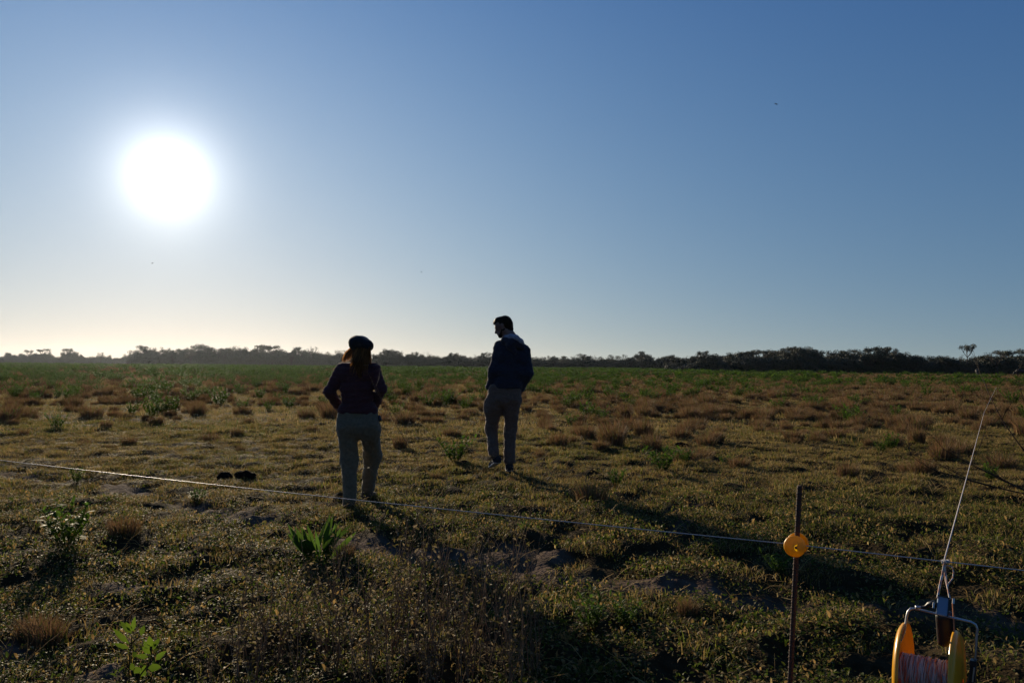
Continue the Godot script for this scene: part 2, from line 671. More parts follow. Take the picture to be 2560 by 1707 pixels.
func build_trees() -> void:
	var kinds := {}
	var sd := 100
	for q in ["round", "tall", "umbrella", "sparse", "bush", "bare", "olive", "lone"]:
		kinds[q] = []
		for i in 3:
			sd += 17
			kinds[q].append(make_tree(q, sd))
	rng.seed = 77
	var label := {
		"round": "dense round-crowned dark tree in the far treeline", "tall": "tall leafy tree rising above the far treeline",
		"umbrella": "flat-topped spreading tree standing out of the far treeline", "sparse": "thin airy tree with see-through crown in the far treeline",
		"bush": "low dense dark bush at the foot of the far treeline", "bare": "leafless bare-branched tree poking out of the far treeline",
		"olive": "paler olive-green tree in the far treeline", "lone": "lone flat-crowned tree on a bare trunk high above the thicket at the right"}
	# pixel of the crown's top (x, y), kind
	var row := []
	for q in [[20, 880, 0], [45, 884, 4], [69, 874, 2], [88, 882, 0], [103, 871, 2], [125, 886, 4], [142, 889, 4], [172, 870, 2], [187, 879, 3], [205, 890, 4], [228, 891, 4], [251, 880, 3], [270, 892, 4], [290, 894, 4], [320, 884, 4]]:
		row.append([q[0], q[1], q[2], 450.0])
	for q in [[345, 874, 4], [356, 862, 1], [372, 866, 3], [386, 872, 0], [412, 868, 1], [432, 873, 0], [452, 870, 0], [476, 868, 6], [497, 859, 1], [512, 864, 2], [528, 868, 0], [543, 869, 3], [560, 868, 0], [578, 867, 6], [597, 864, 3], [606, 866, 3], [620, 871, 0], [650, 860, 1], [665, 864, 2], [681, 862, 2], [700, 870, 0], [727, 874, 0], [746, 866, 1], [777, 864, 5], [796, 882, 6], [815, 882, 6], [836, 878, 4], [850, 874, 3], [868, 874, 3]]:
		row.append([q[0], q[1], q[2], 335.0])
	for q in [[100, 230, 0], [150, 215, 1], [200, 195, 1], [225, 202, 2], [250, 212, 0], [300, 238, 0], [335, 228, 0], [370, 217, 1], [410, 230, 0], [460, 215, 5], [520, 250, 4], [555, 246, 4], [590, 236, 5], [620, 228, 0], [650, 221, 1], [700, 235, 0], [740, 250, 4], [800, 234, 3], [830, 236, 0], [860, 219, 2], [890, 230, 3], [930, 240, 0], [980, 244, 0], [1040, 240, 0], [1100, 244, 0], [1150, 247, 0], [1190, 250, 4], [1230, 252, 4], [1270, 243, 3], [1320, 242, 0], [1360, 250, 4], [1400, 244, 1], [1460, 239, 3], [1520, 228, 1], [1560, 240, 0], [1620, 240, 3], [1680, 246, 4], [1740, 235, 3], [1790, 234, 3], [1850, 250, 0], [1920, 209, 1], [1950, 226, 0], [1990, 240, 3], [2060, 246, 0], [2110, 235, 0], [2160, 245, 0], [2220, 244, 3], [2260, 246, 0], [2300, 240, 0], [2340, 219, 3]]:
		row.append([900 + q[0] / 2.735, 800 + q[1] / 2.735, q[2], 270.0])
	for q in [[0, 250, 0], [60, 254, 4], [110, 250, 0], [170, 209, 2], [205, 232, 0], [240, 230, 0], [300, 240, 0], [335, 238, 0], [370, 220, 1], [420, 214, 0], [450, 212, 1], [480, 210, 1], [515, 208, 2], [550, 201, 2], [600, 214, 5], [635, 208, 6], [660, 199, 6], [700, 205, 0], [730, 186, 1], [780, 184, 1], [810, 182, 2], [840, 177, 1], [870, 186, 0], [900, 190, 1], [950, 204, 0], [1000, 210, 3], [1050, 204, 1], [1095, 214, 0], [1140, 198, 2], [1180, 216, 0], [1220, 210, 1], [1280, 211, 0], [1340, 180, 2], [1380, 186, 1], [1420, 181, 2], [1460, 204, 0], [1500, 208, 5], [1530, 216, 3], [1560, 231, 0], [1605, 236, 0], [1640, 238, 0], [1720, 239, 5], [1760, 244, 0], [1800, 242, 3], [1840, 245, 0], [1880, 239, 3], [1965, 163, 7], [2040, 248, 0], [2080, 234, 0], [2130, 237, 0], [2175, 216, 3], [2200, 208, 2], [2255, 203, 2], [2300, 240, 0], [2345, 194, 2], [2400, 215, 1], [2460, 225, 0]]:
		row.append([1700 + q[0] / 2.735, 800 + q[1] / 2.735, q[2], 168.0])
	var order := ["round", "tall", "umbrella", "sparse", "bush", "bare", "olive", "lone"]
	for q in row:
		var kind: String = order[q[2]]
		var depth: float = q[3] + rng.randf_range(-6, 10)
		var top := at_depth(q[0], q[1], depth)
		var h := top.y + 0.1
		var pick: Array = kinds[kind][rng.randi() % 3]
		var o := thing({"bush": "bush", "bare": "bare_tree"}.get(kind, "tree"), label[kind], "bush" if kind == "bush" else "tree", Vector3(top.x, gh(top.x, top.z), top.z), "trees of the far treeline")
		var s: float = h / pick[2]
		var wide_s := s * rng.randf_range(0.85, 1.25)
		if kind == "lone":
			wide_s = s * 0.75
		elif h < 4.5:
			wide_s *= 1.25
		o.rotation.y = rng.randf() * TAU
		o.scale = Vector3(wide_s, s, wide_s)
		part("trunk", pick[0], o)
		part("crown", pick[1], o)
	# the thicket under and between the trees, and a paler wood far behind it
	var lists := [[], [], []]
	for q in row:
		for i in 15:
			var px: float = q[0] + rng.randf_range(-18, 18)
			var depth: float = q[3] + rng.randf_range(-5, 16)
			var at := at_depth(px, 900.0, depth)
			var full: float = at_depth(q[0], q[1], q[3]).y
			if q[2] == 7:
				full = 4.6
			var h := minf(full * rng.randf_range(0.5, 0.88), 7.5)
			var w := rng.randf_range(0.45, 0.8)
			lists[i % 3].append([Transform3D(Basis(Vector3.UP, rng.randf() * TAU).scaled(Vector3(w, h / kinds.bush[i % 3][2], w)), Vector3(at.x, -0.3, at.z)), Color(1, 1, 1)])
	stuff("thicket", "dark tangled undergrowth filling the foot of the far treeline", "thicket", [kinds.bush[0][1], kinds.bush[1][1], kinds.bush[2][1]], lists)
	lists = [[], [], []]
	for i in 900:
		var px := rng.randf_range(-500.0, 900.0)
		var depth := rng.randf_range(820.0, 1000.0)
		var at := at_depth(px, 900.0, depth)
		var h := rng.randf_range(4.0, 7.5) * (0.8 + 0.35 * patchy.get_noise_2d(at.x * 0.02, 3.0))
		var w := rng.randf_range(0.8, 1.4)
		lists[i % 3].append([Transform3D(Basis(Vector3.UP, rng.randf() * TAU).scaled(Vector3(w, h / kinds.bush[i % 3][2], w)), Vector3(at.x, -0.3, at.z)), Color(1, 1, 1)])
	stuff("distant_wood", "hazy strip of wood on the horizon beyond the nearer trees", "wood", [kinds.bush[0][1], kinds.bush[1][1], kinds.bush[2][1]], lists)


# ---------------------------------------------------------------- grass of the field
const GREENS := [Color(0.10, 0.125, 0.02), Color(0.135, 0.14, 0.026), Color(0.085, 0.11, 0.02), Color(0.18, 0.155, 0.035)]
const STRAWS := [Color(0.29, 0.20, 0.075), Color(0.24, 0.155, 0.055), Color(0.33, 0.25, 0.11)]
const BROWNS := [Color(0.18, 0.098, 0.046), Color(0.225, 0.13, 0.062), Color(0.145, 0.078, 0.037), Color(0.24, 0.155, 0.082)]

func pick(list: Array) -> Color:
	return list[rng.randi() % list.size()] * rng.randf_range(0.8, 1.2)

func tuft_mesh(n: int, rad: float, h0: float, h1: float, w: float, straw: float) -> ArrayMesh:
	var g := Geo.new()
	for i in n:
		var a := rng.randf() * TAU
		var d := Vector3(cos(a), 0, sin(a))
		var at := d * rad * sqrt(rng.randf())
		var dir := Vector3.FORWARD.rotated(Vector3.UP, rng.randf() * TAU)
		g.blade(at - Vector3(0, 0.01, 0), dir, rng.randf_range(h0, h1), rng.randf_range(0.3, 1.5), w * rng.randf_range(0.7, 1.3), pick(STRAWS if rng.randf() < straw else GREENS), rng.randf_range(-1, 1))
	return g.mesh(M.grass)

func cover_mesh(n: int, rad: float, size: float, straw: float) -> ArrayMesh:
	var g := Geo.new()
	for i in n:
		var a := rng.randf() * TAU
		var at := Vector3(cos(a), 0, sin(a)) * rad * sqrt(rng.randf()) + Vector3.UP * rng.randf_range(0.0, 0.045)
		var dir := Vector3(rng.randfn(), rng.randf_range(-0.2, 0.9), rng.randfn()).normalized()
		var s := size * rng.randf_range(0.6, 1.5)
		var col := pick(STRAWS) if rng.randf() < straw else pick(GREENS) * Color(0.62, 0.72, 0.7)
		g.leaf(at, at + dir * s, s * 0.5, Vector3(rng.randfn() * 0.4, 1, rng.randfn() * 0.4), col, 0.15)
	return g.mesh(M.leaf)

func tussock_mesh(n: int, w: float) -> ArrayMesh:
	var g := Geo.new()
	for i in n:
		var a := rng.randf() * TAU
		var d := Vector3(cos(a), 0, sin(a))
		var q := sqrt(rng.randf())
		var at := d * 0.135 * q - Vector3(0, 0.03, 0)
		var lean := rng.randf_range(0.03, 0.25) + q * rng.randf_range(0.08, 0.45)
		var h := rng.randf_range(0.17, 0.36) * (1.0 - 0.22 * q)
		g.blade(at, d.rotated(Vector3.UP, rng.randf_range(-0.9, 0.9)), h, lean, w * rng.randf_range(0.7, 1.3), pick(BROWNS) if rng.randf() < 0.86 else pick(GREENS), rng.randf_range(-1.2, 1.2))
	return g.mesh(M.dry)

func forb_mesh(stems: int, leaves: int, lw: float, ll: float) -> ArrayMesh:
	var g := Geo.new()
	for i in stems:
		var a := TAU * (i + rng.randf()) / stems
		var d := Vector3(cos(a), 0, sin(a))
		var h := rng.randf_range(0.22, 0.42)
		var base := d * rng.randf() * 0.05 - Vector3(0, 0.03, 0)
		var tip := base + Vector3.UP * h + d * h * rng.randf_range(0.15, 0.75)
		g.tube([base, base.lerp(tip, 0.5) + Vector3.UP * 0.03, tip], [0.0045, 0.0035, 0.002], 4, Color(0.08, 0.09, 0.03), false)
		for k in leaves:
			var at := base.lerp(tip, 0.2 + 0.8 * (k + rng.randf()) / leaves)
			var az := rng.randf() * TAU
			var e := at + (Vector3(cos(az), 0, sin(az)) + Vector3.UP * rng.randf_range(-0.1, 1.1)).normalized() * ll * rng.randf_range(0.6, 1.2)
			g.leaf(at, e, lw * rng.randf_range(0.7, 1.2), Vector3.UP, Color(0.07, 0.125, 0.018) * rng.randf_range(0.7, 1.3), 0.12)
	return g.mesh(M.leaf)

func spread(z0: float, z1: float, per_m2: float, margin := 1.0) -> Array:
	var out := []
	var half := 0.69
	var area := half * (z1 * z1 - z0 * z0) + 2.0 * margin * (z1 - z0)
	for i in int(area * per_m2):
		var z := sqrt(rng.randf_range(z0 * z0, z1 * z1))
		out.append(Vector2(rng.randf_range(-1, 1) * (half * z + margin), -z))
	return out

func build_field() -> void:
	rng.seed = 4242
	# short pasture grass, in four ranges of coarseness
	var near := []
	for i in 6:
		near.append(tuft_mesh(84, 0.13, 0.018, 0.06, 0.005, 0.3 + 0.08 * i))
	var mid := []
	for i in 4:
		mid.append(tuft_mesh(80, 0.36, 0.03, 0.10, 0.008, 0.5 + 0.12 * i))
	var far := []
	for i in 4:
		far.append(tuft_mesh(70, 0.8, 0.06, 0.18, 0.022, 0.6 + 0.1 * i))
	var farther := []
	for i in 3:
		farther.append(tuft_mesh(80, 2.0, 0.1, 0.3, 0.07, 0.7 + 0.1 * i))
	var sets := [[near, 2.0, 17.0, 85.0], [mid, 14.0, 48.0, 15.0], [far, 45.0, 150.0, 2.2], [farther, 140.0, 330.0, 0.4]]
	var meshes := []
	var lists := []
	for s in sets:
		var base := meshes.size()
		for m in s[0]:
			meshes.append(m)
			lists.append([])
		for q in spread(s[1], s[2], s[3]):
			var b := bare(q.x, q.y) if -q.y < 17.0 else 0.0
			if rng.randf() < b * 1.05:
				continue
			var lush := 0.35 + 1.3 * patchy.get_noise_2d(q.x * 2.6 + 30.0, q.y * 2.6)
			if -q.y < 7.0 and rng.randf() < clampf((7.0 - -q.y) / 2.0, 0.0, 0.6):
				continue
			var v := rng.randf_range(0.7, 1.1)
			var dryness := clampf(0.5 + 0.8 * patchy.get_noise_2d(q.x * 0.25, q.y * 0.25), 0.0, 1.0)
			var n: int = s[0].size()
			var which := clampi(int(dryness * n + rng.randf_range(-0.8, 0.8)), 0, n - 1)
			var sz := rng.randf_range(0.75, 1.15)
			lists[base + which].append([place(q.x, q.y, sz, sz * clampf(0.55 + lush * 1.2, 0.3, 2.4)), Color(v, v, v)])
	stuff("short_grass", "short grazed yellow-green grass covering the pasture", "grass", meshes, lists)
	# leafy creeping ground cover of the foreground
	meshes = []
	lists = []
	for i in 6:
		meshes.append(cover_mesh(64, 0.14, 0.019, 0.12 + 0.08 * i))
		lists.append([])
	for q in spread(2.0, 8.5, 75.0):
		var b := bare(q.x, q.y)
		if rng.randf() < b * 1.02:
			continue
		var d: float = -q.y
		if rng.randf() < clampf((d - 5.0) / 3.5, 0.0, 1.0):
			continue
		if patchy.get_noise_2d(q.x * 1.4 + 7.0, q.y * 1.4) < -0.22:
			continue
		var sz := rng.randf_range(0.7, 1.2)
		var v := rng.randf_range(0.8, 1.15)
		lists[rng.randi() % 6].append([place(q.x, q.y, sz, sz * rng.randf_range(0.7, 1.5)), Color(v, v, v)])
	stuff("leafy_ground_cover", "low creeping small-leaved weeds matted over the foreground soil", "ground cover", meshes, lists)
	# brown tussocks: the largest stand alone, the rest are one mass
	var rich := []
	for i in 6:
		rich.append(tussock_mesh(420, 0.0064))
	var plain := []
	for i in 4:
		plain.append(tussock_mesh(120, 0.014))
	var rough := []
	for i in 3:
		rough.append(tussock_mesh(60, 0.032))
	var spots := []
	# those that can be told apart in the photograph: pixel of the base, height in metres
	for q in [[85, 1015, .36], [15, 1060, .40], [55, 1090, .2], [160, 1012, .22], [110, 985, .22], [590, 1088, .24], [620, 1060, .22], [535, 1020, .22], [765, 1050, .32], [780, 1080, .2], [1130, 1092, .26], [1000, 1120, .22], [960, 1060, .24], [1530, 1120, .42], [1395, 1115, .3], [1630, 1130, .34], [1700, 1095, .34], [1450, 1065, .26], [1715, 1165, .26], [1500, 1055, .24], [1600, 1070, .26], [1790, 1110, .26], [1350, 1145, .2], [1355, 1045, .26], [1740, 1035, .26], [1570, 1025, .26], [2030, 1035, .26], [1960, 1030, .26], [2120, 1200, .24], [2360, 1150, .36], [2500, 1170, .34], [2310, 1190, .26], [1480, 1270, .26], [2270, 1180, .2], [310, 1340, .2], [120, 1590, .17], [90, 1575, .15], [2240, 1030, .28], [2380, 1060, .3], [2480, 1040, .3], [1900, 1080, .26], [320, 1110, .2], [210, 1110, .18], [760, 1000, .26], [440, 1010, .2], [1310, 1010, .28], [1390, 1000, .28], [1850, 1180, .22], [1720, 1540, .1], [1090, 1200, .14], [1280, 1210, .12], [600, 1130, .14], [860, 1400, .14]]:
		var g := on_ground(q[0], q[1])
		spots.append([g.x, g.z, q[2] / 0.29])
	for q in spread(10.0, 75.0, 4.6):
		var d: float = -q.y
		var side: float = q.x / d
		var dense := clampf((d - 10.5) / 9.0, 0.04, 1.0) * clampf(0.5 + side * 1.0, 0.2, 1.0)
		if d > 22.0:
			dense = maxf(dense, 0.42)
		dense *= clampf(0.75 + 1.5 * patchy.get_noise_2d(q.x * 0.3 - 70.0, q.y * 0.3), 0.15, 1.3)
		if rng.randf() < dense:
			spots.append([q.x, q.y, rng.randf_range(0.5, 1.1) * (1.0 if rng.randf() < 0.75 else 1.5)])
	for q in spread(75.0, 170.0, 0.8):
		if rng.randf() < clampf(0.6 + 1.4 * patchy.get_noise_2d(q.x * 0.07 - 70.0, q.y * 0.07), 0.1, 1.0):
			spots.append([q.x, q.y, rng.randf_range(0.9, 1.7)])
	for q in spread(170.0, 290.0, 0.5):
		spots.append([q.x, q.y, rng.randf_range(0.9, 1.7)])
	spots.sort_custom(func(a, b): return a[2] / Vector2(a[0], a[1]).length() > b[2] / Vector2(b[0], b[1]).length())
	meshes = rich + plain + rough
	lists = []
	for m in meshes:
		lists.append([])
	var alone := 0
	for s in spots:
		var d := Vector2(s[0], s[1]).length()
		var sy: float = s[2] * rng.randf_range(0.85, 1.15)
		var sx: float = s[2] * rng.randf_range(0.85, 1.25)
		var in_view: bool = absf(s[0]) < -s[1] * 0.655
		if alone < 300 and in_view:
			var o := part("grass_tussock", rich[rng.randi() % 6])
			o.transform = place(s[0], s[1], sx, sy)
			tag(o, "brown dry grass tussock standing in the short pasture grass", "tussock", "dry tussocks dotting the pasture")
			alone += 1
		else:
			var from := 0 if d < 30.0 else (6 if d < 110.0 else 10)
			var count := 6 if d < 30.0 else (4 if d < 110.0 else 3)
			var v := rng.randf_range(0.6, 1.35)
			lists[from + rng.randi() % count].append([place(s[0], s[1], sx, sy), Color(v, v, v)])
	stuff("tussock_grass", "mass of brown dry tussocks stretching over the far pasture", "grass", meshes, lists)
	# green weeds
	var forbs := []
	for i in 5:
		forbs.append(forb_mesh(13, 17, 0.028, 0.10))
	var small := []
	for i in 3:
		small.append(forb_mesh(9, 11, 0.05, 0.15))
	spots = []
	for q in [[1660, 1195, .30], [1715, 1175, .18], [1815, 1165, .16], [163, 1372, .3], [140, 1075, .3], [670, 1030, .28], [2230, 1120, .28], [2205, 1128, .2], [490, 1245, .14], [190, 1200, .16], [20, 1060, .26], [1540, 1225, .18], [40, 960, .5], [130, 975, .34], [405, 985, .42], [720, 1000, .3], [1140, 1160, .34], [480, 960, .4], [350, 950, .34], [1530, 990, .3], [1860, 985, .3], [1560, 1560, .14], [1480, 1590, .16], [1950, 1440, .14], [2480, 1210, .2]]:
		var g := on_ground(q[0], q[1])
		spots.append([g.x, g.z, q[2] / 0.36])
	for q in spread(17.0, 75.0, 0.5):
		var d: float = -q.y
		var dense := clampf(0.36 + 2.0 * patchy.get_noise_2d(q.x * 0.2 + 200.0, q.y * 0.2) + (d - 22.0) / 60.0 - clampf(q.x / d - 0.1, 0.0, 0.6), 0.03, 1.0)
		if rng.randf() < dense:
			spots.append([q.x, q.y, rng.randf_range(0.7, 1.5)])
	for q in spread(70.0, 270.0, 0.34):
		if rng.randf() < clampf(0.40 + 2.2 * patchy.get_noise_2d(q.x * 0.06 + 200.0, q.y * 0.06) - clampf(-q.x / q.y - 0.2, 0.0, 0.6), 0.05, 1.0):
			spots.append([q.x, q.y, rng.randf_range(1.0, 2.1)])
	spots.sort_custom(func(a, b): return a[2] / Vector2(a[0], a[1]).length() > b[2] / Vector2(b[0], b[1]).length())
	meshes = forbs + small
	lists = []
	for m in meshes:
		lists.append([])
	alone = 0
	for s in spots:
		var d := Vector2(s[0], s[1]).length()
		if alone < 220 and absf(s[0]) < -s[1] * 0.655:
			var o := part("green_weed", forbs[rng.randi() % 5])
			o.transform = place(s[0], s[1], s[2] * rng.randf_range(0.9, 1.2), s[2])
			tag(o, "green narrow-leaved weed growing among the grass", "weed", "green weeds dotting the pasture")
			alone += 1
		else:
			var v := rng.randf_range(0.8, 1.2)
			lists[(0 + rng.randi() % 5) if d < 60.0 else (5 + rng.randi() % 3)].append([place(s[0], s[1], s[2] * rng.randf_range(0.9, 1.4), s[2]), Color(v, v, v)])
	stuff("far_green_weeds", "mass of green weeds spread over the far pasture", "weeds", meshes, lists)
	# loose straws
	meshes = []
	lists = []
	for i in 3:
		var g := Geo.new()
		for k in 9:
			var a := rng.randf() * TAU
			var at := Vector3(rng.randf_range(-0.2, 0.2), 0.0, rng.randf_range(-0.2, 0.2))
			var up := rng.randf_range(0.0, 0.9)
			var e := at + Vector3(cos(a), up, sin(a)).normalized() * rng.randf_range(0.06, 0.2)
			g.tube([at, at.lerp(e, 0.5) + Vector3(0, 0.015, 0), e], [0.0016, 0.0014, 0.0008], 3, pick(STRAWS) * 1.5, false)
		meshes.append(g.mesh(M.dry))
		lists.append([])
	for q in spread(2.0, 14.0, 3.5):
		lists[rng.randi() % 3].append([place(q.x, q.y, rng.randf_range(0.7, 1.4)), Color(1, 1, 1)])
	stuff("loose_straw", "pale dry straws lying and sticking up in the foreground grass", "straw", meshes, lists)


# ---------------------------------------------------------------- people
var crop := [0.0, 0.0, 1.0, 1.0]
var who := Vector3.ZERO

# a point of the zoomed crop, at so many metres in front of (+) or behind the figure's own depth, relative to its feet
func cp(x: float, y: float, back := 0.0) -> Vector3:
	return at_depth(crop[0] + x / crop[2], crop[1] + y / crop[2], crop[3] - back) - who

func head_bones(s: Flesh, at: Vector3, b: Basis) -> void:
	var add := func(p: Vector3, q: Vector3, ra: float, rb: float) -> void:
		s.bone(at + b * p, at + b * q, ra, rb)
	add.call(Vector3(0, .035, .035), Vector3(0, .04, -.02), .08, .078)
	add.call(Vector3(0, -.005, -.035), Vector3(0, -.06, -.045), .056, .046)
	add.call(Vector3(0, -.085, -.068), Vector3(0, -.09, -.078), .026, .022)
	for e in [-1, 1]:
		add.call(Vector3(.045 * e, -.05, -.005), Vector3(.022 * e, -.085, -.062), .028, .022)
		add.call(Vector3(.074 * e, .012, .012), Vector3(.073 * e, -.022, .002), .013, .009)
		add.call(Vector3(.012 * e, .026, -.094), Vector3(.042 * e, .024, -.078), .010, .008)
		add.call(Vector3(.031 * e, .002, -.078), Vector3(.033 * e, .002, -.076), .012, .012)
		add.call(Vector3(.010 * e, -.034, -.100), Vector3(.013 * e, -.036, -.094), .009, .007)
	add.call(Vector3(0, .012, -.094), Vector3(0, -.030, -.120), .009, .013)
	add.call(Vector3(-.016, -.056, -.092), Vector3(.016, -.056, -.092), .009, .009)
	add.call(Vector3(-.013, -.068, -.089), Vector3(.013, -.068, -.089), .010, .010)
	add.call(Vector3(0, -.06, .03), Vector3(0, -.15, .055), .055, .06)

func build_people() -> void:
	rng.seed = 99
	# ---------------- woman in beret
	crop = [780.0, 780.0, 3.0136, 7.28]
	who = Vector3.ZERO
	var foot := at_depth(780 + 270 / 3.0136, 780 + 1462 / 3.0136, 7.28)
	who = Vector3(foot.x, foot.y, foot.z)
	var lift := gh(foot.x, foot.z) - foot.y + 0.01
	var w := thing("person", "person in dark beret, dark red puffer jacket and khaki trousers, long fair hair loose", "person", who + Vector3(0, lift, 0))
	var upper := func(s: Flesh, shrink: float) -> void:
		s.bone(cp(268, 455), cp(395, 455), .098 * shrink)
		s.bone(cp(235, 425), cp(455, 425), .066 * shrink)
		s.bone(cp(278, 560), cp(388, 560), .09 * shrink)
		s.bone(cp(284, 635), cp(392, 635), .083 * shrink)
		s.bone(cp(262, 735), cp(425, 735), .088 * shrink)
		s.bone(cp(330, 440), cp(340, 740), .1 * shrink)
		s.bone(cp(222, 428), cp(128, 588, .03), .064 * shrink, .053 * shrink)
		s.bone(cp(128, 588, .03), cp(205, 705, -.14), .053 * shrink, .046 * shrink)
		s.bone(cp(466, 428), cp(522, 568, .03), .064 * shrink, .052 * shrink)
		s.bone(cp(522, 568, .03), cp(468, 695, -.14), .052 * shrink, .046 * shrink)
		s.bone(cp(360, 400), cp(365, 365), .07 * shrink, .062 * shrink)
	var lower := func(s: Flesh, shrink: float) -> void:
		s.bone(cp(262, 765), cp(425, 765), .086 * shrink)
		s.bone(cp(263, 850, .02), cp(435, 850, .02), .094 * shrink)
		s.bone(cp(268, 885), cp(280, 1110, -.03), .093 * shrink, .076 * shrink)
		s.bone(cp(280, 1110, -.03), cp(281, 1405, .02), .076 * shrink, .062 * shrink)
		s.bone(cp(435, 890), cp(455, 1060, -.24), .091 * shrink, .082 * shrink)
		s.bone(cp(455, 1060, -.24), cp(422, 1310, -.34), .08 * shrink, .064 * shrink)
	var head_at := cp(372, 262, -.03)
	var hb := Basis.from_euler(Vector3(-.12, -.1, 0))
	var body := Geo.new()
	var s := Flesh.new()
	s.cell = .016
	upper.call(s, .72)
	lower.call(s, .72)
	s.bone(cp(362, 400), cp(370, 330), .052)
	s.bone(cp(218, 700, -.13), cp(262, 735, -.15), .034)
	s.bone(cp(455, 690, -.13), cp(415, 725, -.15), .034)
	s.bone(cp(281, 1405, .02), cp(272, 1440), .04)
	s.bone(cp(422, 1310, -.34), cp(425, 1365, -.36), .04)
	s.add_to(body)
	s = Flesh.new()
	s.cell = .0055
	s.k = 130.0
	head_bones(s, head_at, hb)
	s.add_to(body)
	part("body", body.mesh(M.skin), w)
	# jacket, quilted in rows
	var g := Geo.new()
	s = Flesh.new()
	s.cell = .0085
	s.k = 110.0
	upper.call(s, 1.0)
	var hem := cp(340, 752).y
	s.change = func(p: Vector3, f: float) -> float:
		var row := absf(sin((p.y - .12 * absf(p.x)) * PI / .048))
		f += .007 * (1.0 - sqrt(row)) + .006 * fine.get_noise_3d(p.x * 2.2, p.y * 2.2, p.z * 2.2)
		return maxf(f, hem + .006 * sin(p.x * 22.0) - p.y)
	s.add_to(g)
	part("jacket", g.mesh(M.jacket_f), w)
	g = Geo.new()
	s = Flesh.new()
	s.cell = .0095
	lower.call(s, 1.0)
	var cuff := cp(281, 1418, .02).y
	s.change = func(p: Vector3, f: float) -> float:
		f += .011 * bump.get_noise_3d(p.x * 6.0, p.y * 4.5, p.z * 6.0) + .004 * fine.get_noise_3d(p.x * 4, p.y * 5, p.z * 4)
		return maxf(f, cuff - p.y)
	s.add_to(g)
	part("trousers", g.mesh(M.trousers_f), w)
	for e in [[cp(280, 1385, .02), cp(273, 1436, .03), cp(276, 1446, -.16)], [cp(424, 1310, -.34), cp(408, 1368, -.35), cp(462, 1372, -.55)]]:
		g = Geo.new()
		s = Flesh.new()
		s.cell = .008
		s.k = 90.0
		s.bone(e[0], e[1], .052, .047)
		s.bone(e[1], e[2], .046, .040)
		var under: float = minf(e[1].y, e[2].y) - .040
		s.change = func(p: Vector3, f: float) -> float: return maxf(f, under - p.y)
		s.add_to(g)
		var boot := part("boot", g.mesh(M.boot), w)
		g = Geo.new()
		s = Flesh.new()
		s.cell = .008
		s.bone(e[1] - Vector3(0, .028, 0), e[2] - Vector3(0, .026, 0), .044, .040, Vector3(1, .4, 1))
		s.add_to(g)
		part("sole", g.mesh(M.black), boot)
	# beret
	g = Geo.new()
	s = Flesh.new()
	s.cell = .0065
	s.k = 90.0
	s.bone(cp(326, 222, -.09), cp(326, 224, .05), .062)
	s.bone(cp(340, 214, -.05), cp(352, 222, .04), .06)
	s.bone(cp(405, 228, -.08), cp(405, 235, .05), .046)
	s.bone(cp(432, 234, -.05), cp(434, 240, .04), .031)
	s.bone(cp(330, 240, -.08), cp(420, 250, .055), .04)
	s.change = func(p: Vector3, f: float) -> float: return f + .006 * bump.get_noise_3d(p.x * 12, p.y * 12, p.z * 12)
	s.add_to(g)
	part("beret", g.mesh(M.hat), w)
	# long hair: a core and loose strands that the sun shines through
	g = Geo.new()
	var hairs := [Color(0.36, 0.17, 0.058), Color(0.46, 0.235, 0.085), Color(0.22, 0.10, 0.034)]
	s = Flesh.new()
	s.cell = .008
	s.bone(cp(350, 262, .02), cp(345, 360, .07), .062, .05)
	s.bone(cp(395, 268, .02), cp(395, 350, .06), .05, .04)
	s.bone(cp(350, 360, .08), cp(360, 470, .09), .045, .02)
	s.add_to(g, Color(0.10, 0.045, 0.018))
	for i in 560:
		var u := rng.randf() if i < 420 else rng.randf() * 0.16
		var a := cp(lerpf(296, 436, u) + rng.randf_range(-4, 4), rng.randf_range(245, 275), rng.randf_range(-.03, .05) if u < .25 else rng.randf_range(.04, .1))
		var end_x := lerpf(226, 446, pow(u, 1.25)) + rng.randf_range(-9, 9)
		var end_y := rng.randf_range(345, 372) if u < .3 else rng.randf_range(345, 480)
		var b := cp(end_x, end_y, rng.randf_range(-.02, .05) if u < .3 or u > .9 else rng.randf_range(.105, .15))
		var m := a.lerp(b, .5) + Vector3(-.012 if u < .4 else .004, .008, rng.randf_range(-.01, .02))
		var col: Color = hairs[rng.randi() % 3 if u < .3 else 2] * rng.randf_range(.55, 1.25)
		var side := Vector3(1, 0, rng.randf_range(-.6, .6)).normalized() * rng.randf_range(.0012, .0024)
		var q := [g.p(a - side, col), g.p(a + side, col), g.p(m - side, col), g.p(m + side, col), g.p(b, col)]
		g.quad(q[0], q[1], q[3], q[2])
		g.tri(q[2], q[3], q[4])
	part("hair", g.mesh(M.hair_f), w)
	# small mark between the shoulders, and a dark pouch at the hip
	g = Geo.new()
	var mk := cp(406, 388, .103)
	g.box(mk, Vector3(.022, 0, 0), Vector3(0, .003, .001), Vector3(0, 0, .004))
	part("jacket_mark", g.mesh(M.sole), w)
	g = Geo.new()
	s = Flesh.new()
	s.cell = .006
	s.bone(cp(506, 775, .02), cp(512, 800, .02), .013, .017)
	s.add_to(g)
	part("hip_pouch", g.mesh(M.black), w)

	# ---------------- man in hooded jacket
	crop = [1180.0, 780.0, 3.561, 9.47]
	who = Vector3.ZERO
	foot = at_depth(1180 + 325 / 3.561, 780 + 1455 / 3.561, 9.47)
	who = foot
	lift = gh(foot.x, foot.z) - foot.y + 0.01
	var m := thing("person", "bareheaded person in a dark navy hooded jacket and brown trousers looking left, hands in pockets", "person", who + Vector3(0, lift, 0))
